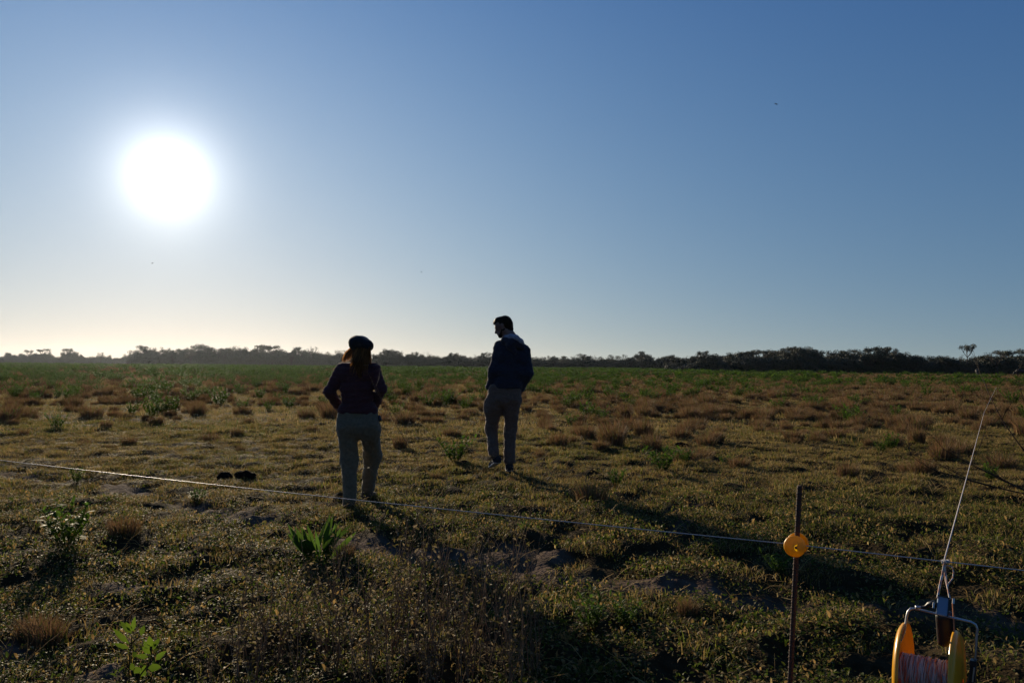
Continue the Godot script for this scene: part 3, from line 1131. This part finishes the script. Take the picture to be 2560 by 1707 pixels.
	var upper_m := func(s2: Flesh, shrink: float) -> void:
		s2.bone(cp(290, 425), cp(425, 440), .112 * shrink)
		s2.bone(cp(262, 350), cp(450, 385), .072 * shrink)
		s2.bone(cp(280, 560), cp(410, 565), .108 * shrink)
		s2.bone(cp(262, 680), cp(378, 685), .1 * shrink)
		s2.bone(cp(345, 400), cp(320, 690), .115 * shrink)
		s2.bone(cp(248, 352), cp(193, 565, .03), .07 * shrink, .06 * shrink)
		s2.bone(cp(193, 565, .03), cp(164, 705, -.06), .058 * shrink, .052 * shrink)
		s2.bone(cp(164, 705, -.06), cp(185, 735, -.09), .05 * shrink, .045 * shrink)
		s2.bone(cp(468, 392), cp(500, 585, .03), .068 * shrink, .058 * shrink)
		s2.bone(cp(500, 585, .03), cp(440, 715, -.07), .057 * shrink, .05 * shrink)
		s2.bone(cp(330, 330), cp(320, 285), .085 * shrink, .07 * shrink)
	var lower_m := func(s2: Flesh, shrink: float) -> void:
		s2.bone(cp(215, 745), cp(365, 745), .1 * shrink)
		s2.bone(cp(208, 820, .01), cp(365, 820, .02), .104 * shrink)
		s2.bone(cp(196, 880), cp(172, 1080, -.08), .106 * shrink, .074 * shrink)
		s2.bone(cp(172, 1080, -.08), cp(192, 1300, .06), .072 * shrink, .066 * shrink)
		s2.bone(cp(352, 880), cp(342, 1090, -.03), .1 * shrink, .07 * shrink)
		s2.bone(cp(342, 1090, -.03), cp(330, 1365, .01), .069 * shrink, .072 * shrink)
		s2.bone(cp(122, 850), cp(128, 925), .022 * shrink, .026 * shrink)
	# the face points to the left, a little away and down
	hb = Basis(Vector3.UP, deg_to_rad(72)) * Basis(Vector3.RIGHT, deg_to_rad(-20))
	head_at = cp(282, 172, .0)
	body = Geo.new()
	s = Flesh.new()
	s.cell = .016
	upper_m.call(s, .72)
	lower_m.call(s, .72)
	s.bone(cp(320, 330), cp(305, 240), .058)
	s.bone(cp(185, 735, -.09), cp(205, 775, -.1), .034)
	s.bone(cp(440, 715, -.07), cp(415, 770, -.09), .034)
	s.bone(cp(192, 1300, .06), cp(210, 1350, .06), .042)
	s.bone(cp(330, 1365, .01), cp(330, 1410, .02), .042)
	s.add_to(body)
	s = Flesh.new()
	s.cell = .0055
	s.k = 130.0
	head_bones(s, head_at, hb)
	s.add_to(body)
	part("body", body.mesh(M.skin), m)
	g = Geo.new()
	s = Flesh.new()
	s.cell = .0095
	upper_m.call(s, 1.0)
	var hem2 := cp(310, 722).y
	s.change = func(p: Vector3, f: float) -> float:
		f += .010 * bump.get_noise_3d(p.x * 5.0, p.y * 7.0, p.z * 5.0) + .004 * fine.get_noise_3d(p.x * 4, p.y * 5, p.z * 4)
		if p.y < hem2 + .045 and p.y > hem2 + .038:
			f += .004
		return maxf(f, hem2 + .02 * (p.x + .03) - p.y) if absf(p.x + .02) < .15 else f
	s.add_to(g)
	part("jacket", g.mesh(M.jacket_m), m)
	g = Geo.new()
	s = Flesh.new()
	s.cell = .0095
	lower_m.call(s, 1.0)
	var cuff2 := cp(330, 1388).y
	s.change = func(p: Vector3, f: float) -> float:
		f += .012 * bump.get_noise_3d(p.x * 5.0, p.y * 6.0, p.z * 5.0) + .005 * fine.get_noise_3d(p.x * 4, p.y * 5, p.z * 4)
		return maxf(f, cuff2 - p.y)
	s.add_to(g)
	part("trousers", g.mesh(M.trousers_m), m)
	# hood: dark outside, pale lining folded open behind the neck
	g = Geo.new()
	s = Flesh.new()
	s.cell = .008
	s.k = 80.0
	s.bone(cp(290, 300, .07), cp(370, 305, .12), .05)
	s.bone(cp(370, 305, .12), cp(448, 350, .1), .05, .035)
	s.bone(cp(340, 340, .12), cp(385, 400, .13), .05, .025)
	s.add_to(g)
	var hood := part("hood", g.mesh(M.jacket_m), m)
	g = Geo.new()
	s = Flesh.new()
	s.cell = .0065
	s.k = 90.0
	s.bone(cp(300, 262, .05), cp(345, 258, .13), .024, .024)
	s.bone(cp(345, 258, .13), cp(392, 268, .15), .024, .028)
	s.bone(cp(392, 268, .15), cp(436, 300, .13), .028, .024)
	s.bone(cp(436, 300, .13), cp(460, 326, .11), .022, .014)
	s.add_to(g)
	part("lining", g.mesh(M.lining), hood)
	for e in [[cp(208, 1338, .06), cp(226, 1358, .07), cp(172, 1398, -.13)], [cp(330, 1395, .02), cp(334, 1428, .03), cp(318, 1436, -.17)]]:
		g = Geo.new()
		s = Flesh.new()
		s.cell = .007
		s.k = 90.0
		s.bone(e[0], e[1], .046, .042)
		s.bone(e[1], e[2], .042, .036)
		s.add_to(g)
		var shoe := part("shoe", g.mesh(M.shoe), m)
		g = Geo.new()
		s = Flesh.new()
		s.cell = .006
		s.bone(e[1] - Vector3(0, .03, 0), e[2] - Vector3(0, .028, 0), .043, .039, Vector3(1, .22, 1))
		s.add_to(g)
		part("sole", g.mesh(M.sole), shoe)
	# short beard along the jaw
	g = Geo.new()
	s = Flesh.new()
	s.cell = .006
	s.k = 120.0
	for e in [-1, 1]:
		s.bone(head_at + hb * Vector3(.048 * e, -.04, -.002), head_at + hb * Vector3(.024 * e, -.086, -.062), .029, .025)
	s.bone(head_at + hb * Vector3(0, -.085, -.068), head_at + hb * Vector3(0, -.092, -.08), .029, .024)
	s.add_to(g, Color(0.03, 0.018, 0.012))
	part("beard", g.mesh(M.hair_m), m)
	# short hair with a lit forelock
	g = Geo.new()
	s = Flesh.new()
	s.cell = .006
	s.k = 100.0
	s.bone(head_at + hb * Vector3(0, .045, .035), head_at + hb * Vector3(0, .055, -.03), .083, .08)
	s.bone(head_at + hb * Vector3(0, .0, .055), head_at + hb * Vector3(0, -.05, .06), .066, .05)
	s.bone(head_at + hb * Vector3(0, .09, -.05), head_at + hb * Vector3(0, .085, -.078), .036, .022)
	var inv := hb.inverse()
	s.change = func(p: Vector3, f: float) -> float:
		var q := inv * (p - head_at)
		f += .004 * fine.get_noise_3d(p.x * 14, p.y * 14, p.z * 14)
		return maxf(f, minf(-q.z - .005 - .25 * q.y, .066 - q.y) if q.z < .01 else -1.0)
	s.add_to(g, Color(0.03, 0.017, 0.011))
	for i in 260:
		var a := head_at + hb * Vector3(rng.randf_range(-.05, .05), rng.randf_range(.075, .115), rng.randf_range(-.08, -.03))
		var b := a + hb * Vector3(rng.randf_range(-.012, .012), rng.randf_range(-.035, .012), rng.randf_range(-.06, -.03))
		var side := hb * Vector3(1, rng.randf_range(-.5, .5), 0).normalized() * .0012
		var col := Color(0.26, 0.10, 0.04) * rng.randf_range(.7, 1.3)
		var q := [g.p(a - side, col), g.p(a + side, col), g.p(b, col)]
		g.tri(q[0], q[1], q[2])
	part("hair", g.mesh(M.hair_m), m)


# ---------------------------------------------------------------- fence wire, post, insulator, twine
func sagging(a: Vector3, b: Vector3, n: int, sag: float) -> Array:
	var out := []
	for i in n + 1:
		var t := float(i) / n
		out.append(a.lerp(b, t) - Vector3(0, sag * 4.0 * t * (1.0 - t), 0))
	return out

var hang := Vector3.ZERO

func build_fence() -> void:
	var a := at_height(0, 1137, 0.80)
	var b := at_height(2560, 1426, 0.80)
	var along := (b - a).normalized()
	var ins := a + along * ((at_height(1992, 1361, 0.80) - a).dot(along))
	hang = a + along * ((at_height(2362, 1410, 0.80) - a).dot(along))
	var g := Geo.new()
	var left := sagging(a - along * 4.0, ins, 24, 0.03)
	var right := sagging(ins, b + along * 3.0, 12, 0.0)
	right.pop_front()
	g.tube(left + right, [0.0016], 6)
	tag(part("fence_wire", g.mesh(M.wire)), "thin steel fence wire strung low across the pasture through the orange insulator", "wire")
	# rusty rod
	var d := -ins.z + 0.012
	var top := at_depth(2000, 1214, d)
	var mid := at_depth(1976, 1707, d)
	var foot := top + (mid - top) * ((top.y - gh(mid.x, mid.z) + 0.12) / (top.y - mid.y))
	var post := thing("fence_post", "thin rusty iron rod standing upright and holding the orange insulator", "post", foot)
	g = Geo.new()
	var pts := []
	for i in 41:
		pts.append(foot.lerp(top, i / 40.0) - foot)
	g.tube(pts, [0.0078], 8)
	part("rod", g.mesh(M.rust), post)
	g = Geo.new()
	var up := (top - foot).normalized()
	for i in 70:
		var q := foot.lerp(top, (i + 0.5) / 70.0) - foot
		g.lathe(q, up, [Vector2(0.0074, -0.003), Vector2(0.0089, -0.001), Vector2(0.0089, 0.001), Vector2(0.0074, 0.003)], 8)
	part("ribs", g.mesh(M.rust), post)
	# insulator: two domed discs on a hub, clamped to the rod
	var axis := Vector3(-0.30, 0.10, 0.95).normalized()
	var io := thing("insulator", "bright orange plastic spool insulator clamped on the rusty rod", "insulator", ins)
	var prof := [Vector2(0.001, 0.011), Vector2(0.012, 0.0115), Vector2(0.022, 0.0095), Vector2(0.029, 0.005), Vector2(0.0315, 0.0), Vector2(0.0305, -0.003), Vector2(0.027, -0.003), Vector2(0.020, 0.001), Vector2(0.010, 0.003)]
	for e in [1.0, -1.0]:
		g = Geo.new()
		g.lathe(axis * 0.021 * e + Vector3(-0.005, -0.002, 0) * e, axis * e, prof, 28)
		part("disc", g.mesh(M.orange), io)
	g = Geo.new()
	g.lathe(Vector3.ZERO, axis, [Vector2(0.010, 0.024), Vector2(0.013, 0.02), Vector2(0.011, 0.0), Vector2(0.013, -0.02), Vector2(0.010, -0.024)], 18)
	part("hub", g.mesh(M.orange), io)
	g = Geo.new()
	g.tube([axis * 0.034 + Vector3(-0.003, -0.004, 0), axis * 0.031 + Vector3(-0.003, -0.005, 0)], [0.003, 0.004], 10)
	part("bolt", g.mesh(M.rust), io)
	g = Geo.new()
	var ring := []
	for i in 15:
		var t := TAU * i / 14.0
		var u := axis.cross(Vector3.UP).normalized()
		ring.append(axis * (0.004 * (i / 7.0 - 1.0)) + (u * cos(t) + axis.cross(u) * sin(t)) * 0.0135)
	g.tube(ring, [0.0018], 5)
	part("wire_tie", g.mesh(M.steel), io)
	# twine running off over the pasture
	g = Geo.new()
	var e1 := at_depth(2462, 1030, 11.5)
	var e2 := at_depth(2492, 968, 24.0)
	var ground := Vector3(e2.x * 1.6, 0, e2.z * 1.6)
	ground.y = gh(ground.x, ground.z) + 0.03
	g.tube(sagging(hang + Vector3(0, 0.004, 0), e1, 14, 0.0) + [e2, ground], [0.0019], 5, Color(0.62, 0.55, 0.50))
	tag(part("fence_twine", g.mesh(M.twine)), "pale taut twine running from the reel out over the pasture", "twine")


# ---------------------------------------------------------------- the twine reel hung on the wire
func build_reel() -> void:
	rng.seed = 31
	crop = [2200.0, 1300.0, 3.853, -hang.z]
	who = Vector3.ZERO
	var lc := cp(205, 1460)
	var rc := cp(781, 1572, .083)
	var axis := (rc - lc).normalized()
	var base := (lc + rc) * 0.5
	var reel := thing("twine_reel", "yellow-orange twine reel with wire handle hanging from the fence wire", "reel", base)
	who = base
	lc -= base
	rc -= base
	var g: Geo
	for e in [[lc, axis], [rc, -axis]]:
		g = Geo.new()
		# inner face towards the drum, rolled rim
		g.lathe(e[0], e[1], [Vector2(0.012, -0.006), Vector2(0.06, -0.007), Vector2(0.118, -0.002), Vector2(0.128, 0.004), Vector2(0.1315, 0.010), Vector2(0.1305, 0.015), Vector2(0.126, 0.014), Vector2(0.118, 0.006), Vector2(0.06, 0.0), Vector2(0.012, 0.001)], 56)
		part("flange", g.mesh(M.yellow), reel)
	g = Geo.new()
	g.lathe(lc, axis, [Vector2(0.0, 0.0), Vector2(0.038, 0.0), Vector2(0.038, lc.distance_to(rc)), Vector2(0.0, lc.distance_to(rc))], 24)
	part("drum", g.mesh(M.yellow), reel)
	# wound twine: layers of turns that wander
	g = Geo.new()
	var len_ := lc.distance_to(rc)
	var u := axis.cross(Vector3.UP).normalized()
	var v := axis.cross(u)
	for layer in 2:
		var turns := 58
		var pts := []
		var run := PackedColorArray()
		for i in turns * 14:
			var t := float(i) / (turns * 14)
			var an := TAU * i / 14.0
			var x := len_ * (0.03 + 0.94 * t) + 0.004 * sin(i * 0.37 + layer * 2.0) + 0.002 * rng.randf_range(-1, 1)
			var r := 0.047 + 0.0022 * layer + 0.0022 * sin(i * 0.051 + layer) + 0.0006 * rng.randf_range(-1, 1)
			pts.append(lc + axis * x + (u * cos(an) + v * sin(an)) * r)
		var first := g.v.size()
		g.tube(pts, [0.0017], 5)
		for i in range(first, g.v.size()):
			var q := ((i - first) / 5) % 5
			g.c[i] = Color(0.52, 0.19, 0.11) if q < 2 else Color(0.55, 0.5, 0.45)
	g.lathe(lc, axis, [Vector2(0.045, len_ * 0.02), Vector2(0.0465, len_ * 0.1), Vector2(0.0465, len_ * 0.9), Vector2(0.045, len_ * 0.98)], 28, Color(0.4, 0.25, 0.18))
	part("wound_twine", g.mesh(M.twine), reel)
	# bent wire handle
	g = Geo.new()
	g.tube([lc - axis * 0.004, lc - axis * 0.012, lc - axis * 0.02 + (cp(240, 1080) - lc) * 0.35, cp(240, 1080), cp(262, 930), cp(275, 880), cp(302, 852), cp(345, 852), cp(640, 925, .05), cp(880, 980, .1), cp(925, 1005, .105), cp(943, 1050, .105), cp(935, 1150, .105), cp(918, 1370, .105), rc + axis * 0.014, rc + axis * 0.004], [0.0032], 8)
	part("wire_handle", g.mesh(M.steel), reel)
	# dark side plate by the right flange, with its bright edge
	g = Geo.new()
	var down := (cp(895, 1560, .1) - cp(905, 1370, .1)).normalized()
	g.box((cp(905, 1370, .11) + cp(890, 1620, .11)) * 0.5, down * 0.04, axis * 0.007, down.cross(axis).normalized() * 0.012)
	part("side_plate", g.mesh(M.black), reel)
	g = Geo.new()
	g.tube([cp(912, 1420, .125), cp(895, 1560, .125)], [0.0022], 6)
	part("edge_rod", g.mesh(M.steel), reel)
	# black hand grip hanging behind, blue-grey catch, ratchet lever
	g = Geo.new()
	var s := Flesh.new()
	s.cell = .004
	s.k = 180.0
	s.bone(cp(590, 930, .03), cp(605, 1170, .02), .013, .012)
	s.bone(cp(660, 930, .035), cp(650, 1165, .02), .014, .012)
	s.bone(cp(690, 940, .04), cp(680, 1120, .03), .008, .008)
	s.add_to(g)
	part("hand_grip", g.mesh(M.black), reel)
	g = Geo.new()
	var cx := (cp(665, 760, .05) - cp(560, 735, .04)) * 0.5
	var cy := (cp(545, 905, .05) - cp(560, 735, .04)) * 0.5
	var cz := cx.cross(cy).normalized() * 0.008
	var mid := cp(605, 828, .05)
	g.box(mid, cx * 0.95, cy, cz)
	part("catch_block", g.mesh(M.blue), reel)
	g = Geo.new()
	g.box(mid - cy * 1.04, cx * 1.12, cy * 0.07, cz * 1.25)
	g.box(mid + cx * 1.02, cx * 0.1, cy * 1.02, cz * 1.2)
	part("catch_rim", g.mesh(M.black), reel)
	g = Geo.new()
	g.tube([cp(385, 842, .02), cp(440, 838, .02), cp(480, 815, .03), cp(530, 805, .04)], [0.004, 0.005, 0.008, 0.01], 8)
	part("lever", g.mesh(M.black), reel)
	g = Geo.new()
	g.tube([cp(348, 838, .02), cp(392, 842, .02)], [0.0045, 0.0045], 8)
	part("lever_tip", g.mesh(M.steel), reel)
	for e in [[cp(520, 820, .05), .16], [cp(712, 780, .05), .2]]:
		g = Geo.new()
		g.box(e[0], cx * e[1], cy * 0.3, cz * 0.3)
		part("metal_tab", g.mesh(M.steel), reel)
	# twine that ties the reel to the wire
	var h := hang - base
	var col := [Color(0.58, 0.30, 0.22), Color(0.60, 0.55, 0.5)]
	g = Geo.new()
	var strands := [[h, cp(600, 530), cp(575, 640, .02), cp(557, 750, .05)], [h + Vector3(.002, 0, .002), cp(612, 520), cp(582, 650, .02), cp(563, 748, .05)], [h, cp(632, 560), cp(660, 680, .02), cp(682, 762, .05)], [h, cp(640, 520), cp(652, 640, .02), cp(676, 762, .05)], [cp(612, 440), cp(660, 438), cp(700, 450), cp(714, 500), cp(706, 560), cp(670, 605, .01), cp(655, 640, .02)], [cp(705, 800, .05), cp(712, 900, .06), cp(718, 1050, .07), cp(722, 1250, .07), cp(735, 1385, .07), cp(745, 1400, .07)]]
	for i in strands.size():
		var q: Array = strands[i]
		var dense := []
		for k in q.size() - 1:
			for j in 8:
				dense.append(q[k].lerp(q[k + 1], j / 8.0))
		dense.append(q[-1])
		var first := g.v.size()
		g.tube(dense, [0.0019], 5)
		for k in range(first, g.v.size()):
			g.c[k] = col[((k - first) / 5 / 3) % 2] if i != 5 else Color(0.6, 0.2, 0.08)
	var knot := []
	for i in 26:
		knot.append(h + Vector3(-0.008 + 0.0009 * i, 0.0045 * cos(i * 1.25), 0.0045 * sin(i * 1.25)))
	g.tube(knot, [0.0018], 5, col[1])
	part("tie_twine", g.mesh(M.twine), reel)


# ---------------------------------------------------------------- dry weeds, leafy plants, bare shrub
func branch(g: Geo, fl: Geo, a: Vector3, dir: Vector3, length: float, r: float, depth: int, cols: Array, flakes: float) -> void:
	var pts := [a]
	var d := dir
	var n := 4
	for i in n:
		d = (d + Vector3(rng.randf_range(-.16, .16), rng.randf_range(-.05, .1), rng.randf_range(-.16, .16))).normalized()
		pts.append(pts[-1] + d * length / n)
	g.tube(pts, [r, r * .85, r * .7, r * .5, r * .3], 4, cols[rng.randi() % cols.size()] * rng.randf_range(.8, 1.2), false)
	if depth > 0:
		for i in range(1, n + 1):
			if rng.randf() < .75:
				var q := (d + Vector3(rng.randf_range(-.9, .9), rng.randf_range(.0, .6), rng.randf_range(-.9, .9))).normalized()
				branch(g, fl, pts[i], q, length * rng.randf_range(.25, .5), r * .5, depth - 1, cols, flakes)
	if fl:
		for i in range(1, n + 1):
			if rng.randf() < flakes:
				var e: Vector3 = pts[i] + Vector3(rng.randf_range(-1, 1), rng.randf_range(-.4, .8), rng.randf_range(-1, 1)).normalized() * rng.randf_range(.012, .028)
				fl.leaf(pts[i], e, .009, Vector3(rng.randfn(), 1, rng.randfn()), (Color(0.10, 0.085, 0.03) if rng.randf() < .6 else Color(0.19, 0.15, 0.09)) * rng.randf_range(.7, 1.2), .1)

func build_weeds() -> void:
	rng.seed = 555
	var cols := [Color(0.17, 0.11, 0.065), Color(0.21, 0.145, 0.09), Color(0.13, 0.082, 0.05)]
	# pixel of the base (x, y) and of the tip's height (y)
	var list := []
	for q in [[1140, 1700, 1130], [1185, 1690, 1260], [1090, 1690, 1290], [1050, 1660, 1330], [1250, 1700, 1330], [1290, 1690, 1390], [1310, 1740, 1300], [1000, 1640, 1350], [960, 1620, 1290], [1020, 1560, 1280], [1340, 1700, 1380], [1230, 1600, 1300], [1110, 1560, 1270], [880, 1600, 1330], [820, 1650, 1400], [930, 1690, 1420], [780, 1600, 1420], [700, 1660, 1430], [740, 1700, 1480], [660, 1620, 1440], [850, 1700, 1460], [1160, 1740, 1380], [980, 1730, 1480], [600, 1690, 1520], [640, 1740, 1500], [1060, 1760, 1450], [1270, 1770, 1420], [900, 1760, 1500], [830, 1500, 1330], [1200, 1520, 1280]]:
		list.append(q)
	for i in 26:
		var y := rng.randf_range(1560, 1760)
		list.append([rng.randf_range(600, 1340), y, y - rng.randf_range(150, 330)])
	for q in list:
		var at := on_ground(q[0] + rng.randf_range(-10, 10), q[1])
		var tip := at_depth(q[0], q[2], -at.z)
		var o := thing("dry_weed", "tall thin dry brown weed with branching stems in the foreground", "weed", at, "dry weeds standing in the foreground")
		var g := Geo.new()
		var fl := Geo.new()
		var h: float = (tip.y - at.y) / 0.96
		for k in rng.randi_range(2, 4):
			var lean := Vector3(rng.randf_range(-.28, .28), 1, rng.randf_range(-.28, .28)) if k > 0 else Vector3(rng.randf_range(-.05, .05), 1, 0)
			branch(g, fl, Vector3(rng.randf_range(-.03, .03), -.03, rng.randf_range(-.03, .03)), lean.normalized(), h * (1.0 if k == 0 else rng.randf_range(.45, .85)), .0031, 2, cols, .5 if q[2] > 1340 else .12)
		part("stems", g.mesh(M.twig), o)
		part("leaves", fl.mesh(M.leaf), o)
	# dry broken stalks by the lower left corner
	for q in [[60, 1690, 1560], [130, 1700, 1610], [150, 1740, 1590], [15, 1660, 1540], [520, 1690, 1590], [560, 1640, 1540]]:
		var at := on_ground(q[0], q[1])
		var h: float = at_depth(q[0], q[2], -at.z).y - at.y
		var o := thing("dry_stalk", "broken dry straw stalk leaning over the low foreground weeds", "stalk", at, "broken dry stalks")
		var g := Geo.new()
		for k in 3:
			branch(g, null, Vector3(rng.randf_range(-.04, .04), -.02, 0), Vector3(rng.randf_range(-.8, .8), 1, rng.randf_range(-.3, .3)).normalized(), h * rng.randf_range(.8, 1.3), .0026, 1, [Color(0.16, 0.10, 0.05), Color(0.3, 0.22, 0.12)], 0.0)
		part("stems", g.mesh(M.dry), o)
	# leafy plant in the lower left, leaf by leaf
	crop = [250.0, 1530.0, 8.86, 3.02]
	who = Vector3.ZERO
	var foot := cp(660, 1900)
	foot.y = gh(foot.x, foot.z)
	who = foot
	var p := thing("leafy_plant", "young plant with two stems of long bright green leaves in the foreground weeds", "plant", foot)
	for st in [[cp(640, 1950), cp(632, 1250), cp(655, 900), cp(682, 720), cp(690, 500)], [cp(640, 1950), cp(880, 1400), cp(1050, 1180), cp(1140, 1010), cp(1140, 760)], [cp(690, 700), cp(760, 620), cp(885, 535)]]:
		var g := Geo.new()
		g.tube(st, [.0032, .003, .0026, .0022, .0015], 6, Color(0.10, 0.085, 0.035))
		part("stem", g.mesh(M.leaf), p)
	for q in [[640, 700, 270, 350, .02], [700, 480, 430, 190, .02], [705, 430, 560, 215, .018], [720, 420, 770, 90, .019], [900, 530, 975, 280, .02], [640, 800, 290, 690, .018], [1090, 810, 960, 630, .022], [1110, 920, 920, 760, .021], [1145, 770, 1075, 520, .026], [1180, 770, 1315, 580, .02], [1220, 1060, 1470, 850, .022], [1060, 990, 770, 965, .02], [1050, 1240, 1350, 1210, .03], [720, 1290, 690, 1120, .022], [1150, 830, 1240, 690, .018], [940, 1300, 1010, 1180, .018], [780, 1000, 730, 870, .016], [860, 1350, 780, 1200, .03], [900, 1420, 1000, 1280, .03]]:
		var g := Geo.new()
		var back := rng.randf_range(-.02, .03)
		g.leaf(cp(q[0], q[1]), cp(q[2], q[3], back), q[4], Vector3(.15, .35, 1.0), Color(0.085, 0.135, 0.014) * rng.randf_range(.85, 1.15), .08)
		part("leaf", g.mesh(M.leaf), p)
	# broad leafy plants by the trail
	for q in [[800, 1395, 1290, 30, "bushy green broad-leaved plant beside the bare trail with shining leaf tips"], [1312, 1342, 1296, 8, "low rosette of pale green pointed leaves beside the trail under the wire"]]:
		var at := on_ground(q[0], q[1])
		var h: float = at_depth(q[0], q[2], -at.z).y - at.y
		var o := thing("leafy_plant", q[4], "plant", at)
		for i in int(q[3]):
			var g := Geo.new()
			var az := rng.randf() * TAU
			var e := Vector3(cos(az) * rng.randf_range(.3, .8), rng.randf_range(.5, 1.0), sin(az) * .5) * h
			var b := Vector3(e.x * .25, e.y * rng.randf_range(.0, .4), e.z * .2)
			g.leaf(b, e, h * rng.randf_range(.09, .15), Vector3(rng.randfn() * .4, .6, 1), Color(0.06, 0.11, 0.018) * rng.randf_range(.8, 1.2), .15)
			part("leaf", g.mesh(M.leaf), o)
		for i in 4:
			var g := Geo.new()
			g.tube([Vector3(0, -.03, 0), Vector3(rng.randf_range(-.3, .3) * h, h * .6, rng.randf_range(-.2, .2) * h)], [.004, .002], 5, Color(0.07, 0.085, 0.03))
			part("stem", g.mesh(M.leaf), o)
	# bare shrub reaching in from the right
	var at := on_ground(2655, 1260)
	var o := thing("bare_shrub", "leafless dark thorny shrub reaching low over the grass", "shrub", at)
	for i in 11:
		var g := Geo.new()
		var dir := Vector3(rng.randf_range(-1.5, .5), rng.randf_range(.25, .9), rng.randf_range(-.5, .6)).normalized()
		branch(g, null, Vector3(rng.randf_range(-.05, .05), -.02, rng.randf_range(-.05, .05)), dir, rng.randf_range(.8, 1.3), .009, 2, [Color(0.05, 0.035, 0.026), Color(0.065, 0.045, 0.032)], 0.0)
		part("branch", g.mesh(M.twig), o)


# ---------------------------------------------------------------- clods, birds, cows
func build_small_things() -> void:
	rng.seed = 8
	for q in [[562, 1196, .075, .085, "small round black clod on the short grass beside a longer one"], [614, 1196, .15, .075, "long black clod on the short grass beside a small round one"], [1704, 1117, .13, .08, "dark clod lying between brown tussocks"], [1046, 1056, .16, .07, "dark clod lying on the grass between the two walking people"]]:
		var at := on_ground(q[0], q[1])
		var g := Geo.new()
		var s := Flesh.new()
		s.cell = .012
		s.bone(Vector3(-q[2] * .55, q[3] * .45, 0), Vector3(q[2] * .5, q[3] * .4, .02), q[3] * .62)
		s.bone(Vector3(-q[2] * .2, q[3] * .6, .02), Vector3(q[2] * .1, q[3] * .5, -.02), q[3] * .6)
		s.change = func(p: Vector3, f: float) -> float: return f + .02 * bump.get_noise_3d(p.x * 12 + q[0], p.y * 12, p.z * 12)
		s.add_to(g, Color(0.022, 0.018, 0.014))
		var o := part("clod", g.mesh(M.clod))
		o.position = at
		tag(o, q[4], "clod")
	var at := on_ground(243, 1199)
	var g := Geo.new()
	for i in 5:
		var a := TAU * i / 5.0
		g.leaf(Vector3(0, .03, 0), Vector3(cos(a) * .017, .04, sin(a) * .017), .014, Vector3.UP, Color.WHITE)
	g.tube([Vector3(0, -.02, 0), Vector3(0, .03, 0)], [.002, .0015], 5)
	var fo := part("red_flower", g.mesh(M.red))
	fo.position = at
	tag(fo, "tiny red speck like a flower in the short grass", "flower")
	# birds
	for q in [[1941, 260, 62.0, .3, "small dark bird high in the clear blue sky"], [380, 658, 80.0, -.2, "tiny dark bird gliding low in the pale sky under the sun"], [1053, 680, 110.0, .1, "minute dark bird speck above the two walking people"]]:
		var o := thing("bird", q[4], "bird", at_depth(q[0], q[1], q[2]))
		o.rotation = Vector3(q[3], 1.2, .3)
		g = Geo.new()
		var s := Flesh.new()
		s.cell = .012
		s.bone(Vector3(0, 0, -.07), Vector3(0, 0, .05), .022, .03)
		s.bone(Vector3(0, .01, -.1), Vector3(0, .01, -.09), .018)
		s.bone(Vector3(0, 0, .05), Vector3(0, 0, .13), .02, .012)
		s.add_to(g)
		part("body", g.mesh(M.feather), o)
		for e in [-1.0, 1.0]:
			g = Geo.new()
			var pts := [Vector3(.02 * e, .01, -.05), Vector3(.10 * e, .05, -.07), Vector3(.21 * e, .03, .0), Vector3(.10 * e, .04, .03), Vector3(.02 * e, .005, .05)]
			for side in [0.0, -.008]:
				var id := []
				for p in pts:
					id.append(g.p(p + Vector3(0, side, 0)))
				if (e > 0) == (side == 0.0):
					g.tri(id[0], id[4], id[3])
					g.tri(id[0], id[3], id[1])
					g.tri(id[1], id[3], id[2])
				else:
					g.tri(id[0], id[3], id[4])
					g.tri(id[0], id[1], id[3])
					g.tri(id[1], id[2], id[3])
			part("wing", g.mesh(M.feather), o)
	# two dark cows far off before the thicket
	for q in [[2445, 938, 1.0, "dark cow grazing in front of the far thicket"], [2556, 940, -.6, "dark cow half hidden at the thicket's edge"]]:
		var c := at_depth(q[0], q[1], 120.0)
		c.y = gh(c.x, c.z)
		var o := thing("cow", q[3], "cow", c)
		o.rotation.y = q[2]
		g = Geo.new()
		var s := Flesh.new()
		s.cell = .04
		s.k = 25.0
		s.bone(Vector3(-.5, .95, 0), Vector3(.45, .92, 0), .29, .27)
		s.bone(Vector3(-.55, 1.0, 0), Vector3(-.95, .72, 0), .17, .12)
		s.bone(Vector3(-.95, .72, 0), Vector3(-1.12, .42, 0), .11, .07)
		for e in [-1, 1]:
			s.bone(Vector3(-.5, .8, .14 * e), Vector3(-.5, .42, .15 * e), .1, .06)
			s.bone(Vector3(-.5, .42, .15 * e), Vector3(-.49, .0, .15 * e), .055, .05)
			s.bone(Vector3(.45, .85, .14 * e), Vector3(.40, .5, .16 * e), .13, .07)
			s.bone(Vector3(.40, .5, .16 * e), Vector3(.52, .38, .16 * e), .06, .055)
			s.bone(Vector3(.52, .38, .16 * e), Vector3(.5, .0, .16 * e), .05, .05)
			s.bone(Vector3(-.98, .78, .08 * e), Vector3(-.97, .8, .2 * e), .04, .03)
		s.add_to(g)
		part("body", g.mesh(M.hide), o)
		g = Geo.new()
		g.tube([Vector3(.7, 1.05, 0), Vector3(.8, .8, .02), Vector3(.78, .4, .03)], [.03, .025, .035], 6)
		part("tail", g.mesh(M.hide), o)
